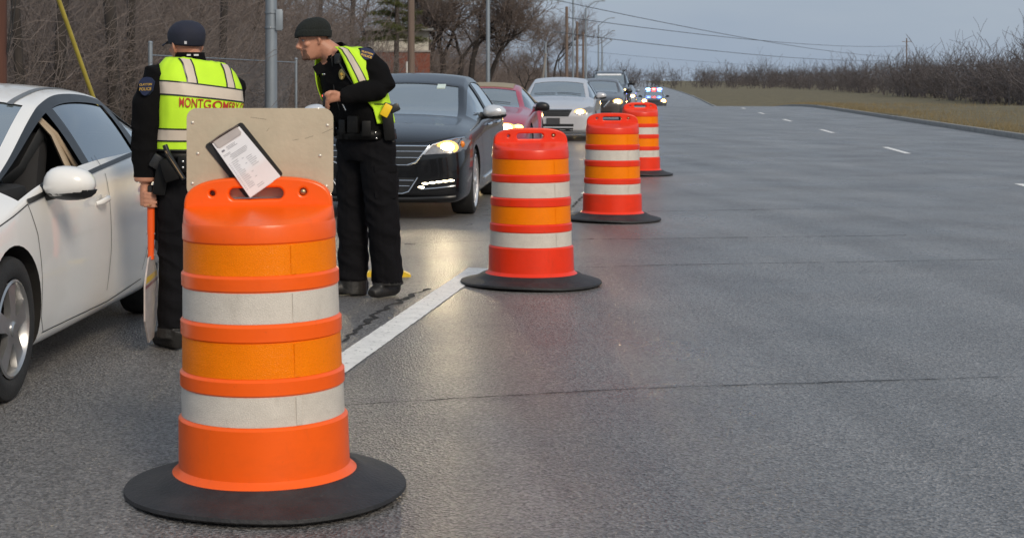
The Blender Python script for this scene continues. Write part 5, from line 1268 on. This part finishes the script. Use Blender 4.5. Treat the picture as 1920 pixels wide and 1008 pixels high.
# brick building behind the wooden pole
bd = 78.0; X0, X1 = at(690, 0, bd).x, at(806, 0, bd).x; gz = ground_at((X0+X1)/2, bd)
bl = empty('brick_building', ((X0+X1)/2, bd, gz)); tag(bl, 'low red brick building with pale upper wall behind the bare trees', 'building'); hw = (X1-X0)/2
def brickm():
    m = bpy.data.materials.new('brick_wall'); m.use_nodes = True; t = m.node_tree; b_ = t.nodes['Principled BSDF']; b_.inputs['Roughness'].default_value = .9
    br = t.nodes.new('ShaderNodeTexBrick'); br.inputs['Scale'].default_value = 4.5; br.inputs['Color1'].default_value = (.22, .060, .036, 1); br.inputs['Color2'].default_value = (.16, .042, .027, 1); br.inputs['Mortar'].default_value = (.22, .16, .13, 1); br.inputs['Mortar Size'].default_value = .012
    tc = t.nodes.new('ShaderNodeTexCoord'); mp = t.nodes.new('ShaderNodeMapping'); mp.inputs['Rotation'].default_value = (R(90), 0, 0); t.links.new(tc.outputs['Object'], mp.inputs[0]); t.links.new(mp.outputs[0], br.inputs['Vector']); t.links.new(br.outputs[0], b_.inputs['Base Color']); return m
zt = CH-(95-HY)/FOC*bd-gz; q = MB(); q.box((0, 4, zt/2-.5), (2*hw, 8, zt+1)); q.build('brick_wall', brickm(), bl, False)
zt2 = CH-(58-HY)/FOC*bd-gz; q = MB(); q.box((0, 4.1, (zt+zt2)/2+.002), (2*hw-.1, 7.8, zt2-zt-.004)); q.build('upper_wall', mat('pale_cladding', (.50, .48, .42), .8, 0, .12, 2), bl, False)
q = MB(); q.box((0, 3.9, zt2+.06), (2*hw+.3, 8.6, .12)); q.build('roof', mat('roof_grey', (.2, .2, .2), .8), bl, False)
q = MB(); q.box((0, -.02, zt-.03), (2*hw+.05, .10, .08)); q.build('coping', mat('coping_grey', (.3, .28, .26), .8), bl, False)
# ------------------------------------------------------------------ bare trees
bark = mat('bark_grey_brown', (.052, .044, .039), .95, 0, .35, 5, .6, 30, stretch=(1, 1, .25)); twig = mat('twig_grey_brown', (.195, .162, .146), .95, 0, .3, 3); twig2 = mat('twig_brown', (.175, .138, .120), .95, 0, .3, 3)
bark_d = mat('bark_dark', (.030, .025, .023), .95, 0, .35, 5, .6, 30)
def grow(rn, p, d, L, r, depth, out, split=(2, 3), spread=.55, minr=.004, up=.12, crook=.16):
    n = 3 if depth > 1 else 2; q = Vector(p); dd = Vector(d)
    for i in range(n):
        nd = (dd+Vector((rn.gauss(0, crook), rn.gauss(0, crook), rn.gauss(0, crook*.8)+up*.4))).normalized(); e = q+nd*L/n
        r2_ = r*(1-.14*(i+1)/1.0*.9) if True else r
        out.append((q.copy(), e.copy(), r*(1-.13*i), r*(1-.13*(i+1)), depth)); q = e; dd = nd
        if depth > 0 and i < n-1 and rn.random() < .75:
            s_ = Vector((rn.gauss(0, 1), rn.gauss(0, 1), rn.gauss(0, .6))); s_ = (s_-dd*s_.dot(dd)).normalized(); grow(rn, q, (dd*.55+s_*.8+Vector((0, 0, up))).normalized(), L*rn.uniform(.5, .8), max(minr, r*.45), depth-1, out, split, spread, minr, up, crook)
    if depth > 0:
        for k in range(rn.randint(*split)):
            s_ = Vector((rn.gauss(0, 1), rn.gauss(0, 1), rn.gauss(0, .6))); s_ = (s_-dd*s_.dot(dd)).normalized()
            grow(rn, q, (dd+s_*spread*rn.uniform(.7, 1.3)+Vector((0, 0, up))).normalized(), L*rn.uniform(.62, .86), max(minr, r*.62), depth-1, out, split, spread, minr, up, crook)
def bare_tree(name, loc, h, r, depth, seed, label, group=None, mtr=None, mtw=None, trunks=None, cat='tree', minr=.006, fork=.34, spread=.6, up=.12):
    rn = random.Random(seed); root = empty(name, loc); tag(root, label, cat, group); segs = []; tr = []
    for dx, dy, lean_x, rr_ in (trunks or [(0, 0, rn.uniform(-.06, .06), r)]):
        p = Vector((dx, dy, -.2)); d_ = Vector((lean_x, rn.uniform(-.05, .05), 1)).normalized(); n = 5; L = h*fork/n; rad = rr_
        for i in range(n):
            nd = (d_+Vector((rn.gauss(0, .05), rn.gauss(0, .05), 0))).normalized(); e = p+nd*L; tr.append((p.copy(), e.copy(), rad, rad*.94)); p = e; rad *= .94; d_ = nd
        for k in range(rn.randint(2, 3)):
            s_ = Vector((rn.gauss(0, 1), rn.gauss(0, 1), 0)).normalized(); grow(rn, p, (d_+s_*spread*.8).normalized(), h*.2, rad*.72, depth, segs, (2, 3), spread, minr, up)
    th = [s for s in segs if s[4] >= depth-1]; tw = [s for s in segs if s[4] < depth-1]
    V1, F1_ = segs_mesh([t[0] for t in tr]+[t[0] for t in th], [t[1] for t in tr]+[t[1] for t in th], [t[2] for t in tr]+[t[2] for t in th], [t[3] for t in tr]+[t[3] for t in th], 8)
    np_obj('trunk', V1, F1_, mtr or bark, root, True)
    V2, F2_ = segs_mesh([t[0] for t in tw], [t[1] for t in tw], [t[2] for t in tw], [t[3] for t in tw], 3); np_obj('crown', V2, F2_, mtw or twig, root)
    return root, len(V1)+len(V2)
def at_v(px, c):                         # column px on the line x = .2 y - c
    d = on_line(px, c); x = (px-CX)/FOC*d; return Vector((x, d, ground_at(x, d)))
# large multi-stemmed tree and its smaller neighbours
p = at_v(845, 11.5); bare_tree('bare_tree', p, 9.5, .17, 5, 21, 'large dark bare tree with several forking trunks behind the black sedan', 'bare roadside trees', bark_d, twig2,
     [(-.85, 0, -.12, .24), (-.25, .3, -.02, .22), (.35, -.1, .08, .20), (.95, .2, .15, .22), (1.9, .4, .26, .18)], fork=.30, spread=.75, minr=.010)
p = at_v(983, 12.5); bare_tree('bare_tree', p, 7.5, .16, 5, 8, 'small dark bare tree with spreading branches beside the short blue grey pole', 'bare roadside trees', bark_d, twig2, fork=.30, spread=.85, minr=.010)
p = at_v(1037, 13); bare_tree('bare_tree', p, 16, .20, 5, 30, 'tall thin bare tree whose fine branches stand against the sky', 'bare roadside trees', bark, twig2, fork=.35, spread=.55, minr=.012)
p = at_v(955, 16); bare_tree('bare_tree', p, 14, .20, 5, 33, 'tall bare tree with branches arching over the small dark tree', 'bare roadside trees', bark, twig2, fork=.3, spread=.7, minr=.012)
p = at_v(800, 21); bare_tree('bare_tree', p, 13, .20, 5, 36, 'bare tree with pale twigs rising behind the brick building', 'bare roadside trees', bark, twig, fork=.3, spread=.7, minr=.012)
p = at_v(1012, 15); bare_tree('bare_tree', p, 11, .14, 5, 39, 'bushy bare tree with brown twigs behind the leaning stub', 'bare roadside trees', bark, twig2, fork=.2, spread=.8, minr=.010)
for px, c, h, sdd, lb in ((1000, 19, 17, 51, 'tall fine twigged bare tree rising behind the short blue grey pole'), (1028, 17, 17, 54, 'fine twigged bare tree next to the tall thin one against the sky'), (930, 22, 16, 57, 'tall pale twigged bare tree far behind the red convertible'), (1052, 15, 12, 60, 'thin bare tree beside the tallest distant wooden pole')):
    bare_tree('bare_tree', at_v(px, c), h, .18, 5, sdd, lb, 'bare roadside trees', bark, twig2, fork=.28, spread=.6, minr=.013)
# trunks in the thicket behind the officers
tl = [(47, 9.5, .085, 'slim dark trunk beside the red brown pole'), (95, 9.4, .11, 'forked dark trunk left of the yellow guy guard'), (213, 9.2, .125, 'thick dark trunk between the yellow guard and the capped officer'), (238, 9.6, .09, 'pale grey trunk next to the thick dark trunk'),
      (300, 15.0, .13, 'slim trunk behind the grey fence post'), (408, 9.8, .10, 'grey trunk in the thicket behind the capped officer'), (455, 14.5, .14, 'leaning grey trunk in the thicket left of the steel mast'), (590, 17, .15, 'dim trunk deep in the thicket behind the knit hat'),
      (660, 16.0, .17, 'grey trunk in the thicket right of the knit hat'), (700, 20.0, .18, 'dim trunk in the thicket before the brick building')]
for i, (px, c, r_, lb) in enumerate(tl):
    bare_tree('thicket_tree', at_v(px, c), 10+i % 3, r_, 4, 100+i, lb, 'trees in the thicket', bark, twig, fork=.5, spread=.6, minr=.007)
# pine branches by the wooden pole
pr = random.Random(5); p = at_v(742, 10.6); pine = empty('pine_tree', p); tag(pine, 'dark green pine with drooping boughs beside the weathered wooden pole', 'tree')
q = MB(); q.tube([(0, 0, -.2), (.05, 0, 4), (0, 0, 9)], [.13, .10, .05], 10); q.build('trunk', bark, pine)
P0 = []; P1_ = []; bs = []; 
for k in range(60):
    z = 2.9+pr.random()**1.2*5; a = pr.uniform(0, 2*math.pi); Lb = (1.0+pr.random()*.8)*(1-(z-2.9)/7); b0 = Vector((0, 0, z)); b1 = b0+Vector((math.cos(a)*Lb, math.sin(a)*Lb, -.10*Lb+pr.uniform(-.1, .2))); bs.append((b0, b1))
    for j in range(26):
        t = .25+.75*pr.random(); c_ = b0.lerp(b1, t)+Vector((pr.gauss(0, .09), pr.gauss(0, .09), pr.gauss(0, .05)))
        for m_ in range(16): e = Vector((pr.gauss(0, 1), pr.gauss(0, 1), pr.gauss(.25, .7))).normalized()*.14; P0.append(c_); P1_.append(c_+e)
V, F = segs_mesh([t[0] for t in bs], [t[1] for t in bs], [.022]*len(bs), [.008]*len(bs), 4); np_obj('branches', V, F, bark, pine)
V, F = segs_mesh(P0, P1_, [.006]*len(P0), [.003]*len(P0)); np_obj('needles', V, F, mat('pine_needles', (.085, .095, .022), .8, 0, .35, 3), pine)
# ------------------------------------------------------------------ thicket
def shrub(seed, h, stems, depth=2):
    rn = random.Random(seed); o = []
    for k in range(stems): grow(rn, Vector((rn.gauss(0, .35), rn.gauss(0, .35), -.1)), Vector((rn.gauss(0, .28), rn.gauss(0, .28), 1)).normalized(), h*rn.uniform(.3, .45), rn.uniform(.008, .018), depth, o, (1, 2), .7, .0045, .10, .2)
    return np.array([list(s[0]) for s in o]), np.array([list(s[1]) for s in o]), np.array([s[2] for s in o]), np.array([s[3] for s in o])
SH = [shrub(200+i, 3.2+.5*(i % 3), 5, 3) for i in range(8)]
def scatter(name, n, cfun, seed, m, kscale=(.8, 1.4), label=None, rmul=1.0, grd=True):
    rn = random.Random(seed); A0 = []; A1 = []; B0 = []; B1 = []
    for i in range(n):
        p, k0 = cfun(rn); s = SH[rn.randrange(len(SH))]; k = rn.uniform(*kscale)*k0; a = rn.uniform(0, 6.28); c_, s_ = math.cos(a), math.sin(a); M = np.array([[c_, -s_, 0], [s_, c_, 0], [0, 0, 1]])*k
        A0.append(s[0] @ M.T+np.array(p)); A1.append(s[1] @ M.T+np.array(p)); B0.append(s[2]*rmul*k0); B1.append(s[3]*rmul*k0)
    V, F = segs_mesh(np.concatenate(A0), np.concatenate(A1), np.concatenate(B0), np.concatenate(B1)); o = np_obj(name, V, F, m)
    tag(o, label, 'thicket', kind='stuff'); return len(F)*2
def c_left(rn):
    px = rn.uniform(-70, 760); c = 9.6+rn.random()**1.4*16; p = at_v(px, c); return p, 1.0
def c_left2(rn):
    px = rn.uniform(-90, 1000); c = 12+rn.random()*30; p = at_v(px, c); return p, 1.0+.02*c
def c_mid(rn):
    px = rn.uniform(740, 1085); c = 12.0+rn.random()*14; p = at_v(min(px, 1090), c); return p, 1.1
nt_ = scatter('thicket', 380, c_left, 11, twig, (.7, 1.35), 'dense grey brown leafless thicket behind the officers', 1.15)
nt_ += scatter('thicket', 300, c_left2, 12, twig2, (1.1, 1.9), 'taller bare brush filling the wood behind the thicket', 1.5)
nt_ += scatter('thicket', 260, c_mid, 13, twig2, (.8, 1.3), 'low brown brush along the verge behind the queue of cars', 2.0)
def c_far(rn):
    t = rn.random(); v = 42+rn.random()*14
    if t < .75: u = 1/(1/900+(1/130-1/900)*rn.random()); p = uv(u, v, .1); k = 1.9
    else: p = uv(rn.uniform(480, 760), rn.uniform(-60, 60), .1); k = 2.2
    return p, k
nt_ += scatter('distant_wood', 420, c_far, 14, mat('far_twigs', (.115, .10, .10), .95), (.9, 1.25), 'far line of bare trees along the horizon', 3.2)
print('THICKET TRIS', nt_)
rg = random.Random(77); P0 = []; P1_ = []; W0_ = []
for i in range(16000):
    u = 18+rg.random()**1.6*150; v = V_R+.18+abs(rg.gauss(0, 1.0))*(1.0 if i % 2 else 5); p = uv(u, v, .08); hh = rg.uniform(.06, .24); P0.append(p); P1_.append(p+Vector((rg.gauss(0, .07), rg.gauss(0, .07), hh))); W0_.append(.004+.00004*u)
V, F = segs_mesh(P0, P1_, W0_, [.001]*len(P0)); tag(np_obj('dry_grass', V, F, mat('dry_grass_blades', (.26, .20, .10), .9, 0, .3, 2)), 'dry winter grass along the far kerb', 'grass', kind='stuff')
# ------------------------------------------------------------------ overhead wires
for (a0, b0, d0), (a1, b1, d1), lb in (((1030, -2, 150), (1700, 108, 420), 'highest dark overhead cable crossing the sky to the right'), ((1062, 33, 160), (1700, 86, 420), 'thin pale overhead cable below the highest one'), ((1040, 60, 150), (1700, 112, 420), 'thick dark overhead cable above the far lamps'), ((1105, 97, 240), (1700, 126, 480), 'lowest thin overhead cable just above the far trees')):
    q = MB(); A_, B_ = at(a0, b0, d0), at(a1, b1, d1); q.tube([A_.lerp(B_, t)+Vector((0, 0, -3.0*4*t*(1-t)*.4)) for t in frange(0, 1, 10)], .035 if 'thick' in lb or 'highest' in lb else .02, 5); tag(q.build('overhead_cable', cable), lb, 'cable', 'overhead cables')
for px, d, lb in ((1700, 420, 'far wooden utility pole carrying cables on the open side of the road'),):
    x = (px-CX)/FOC*d; z = ground_at(x, d); r = empty('utility_pole', (x, d, z)); tag(r, lb, 'pole'); q = MB(); q.tube([(0, 0, -.3), (0, 0, 13.5)], [.2, .15], 10); q.build('shaft', wood, r); q = MB(); q.box((0, 0, 12.6), (2.4, .12, .14)); q.build('crossarm', wood, r, False)
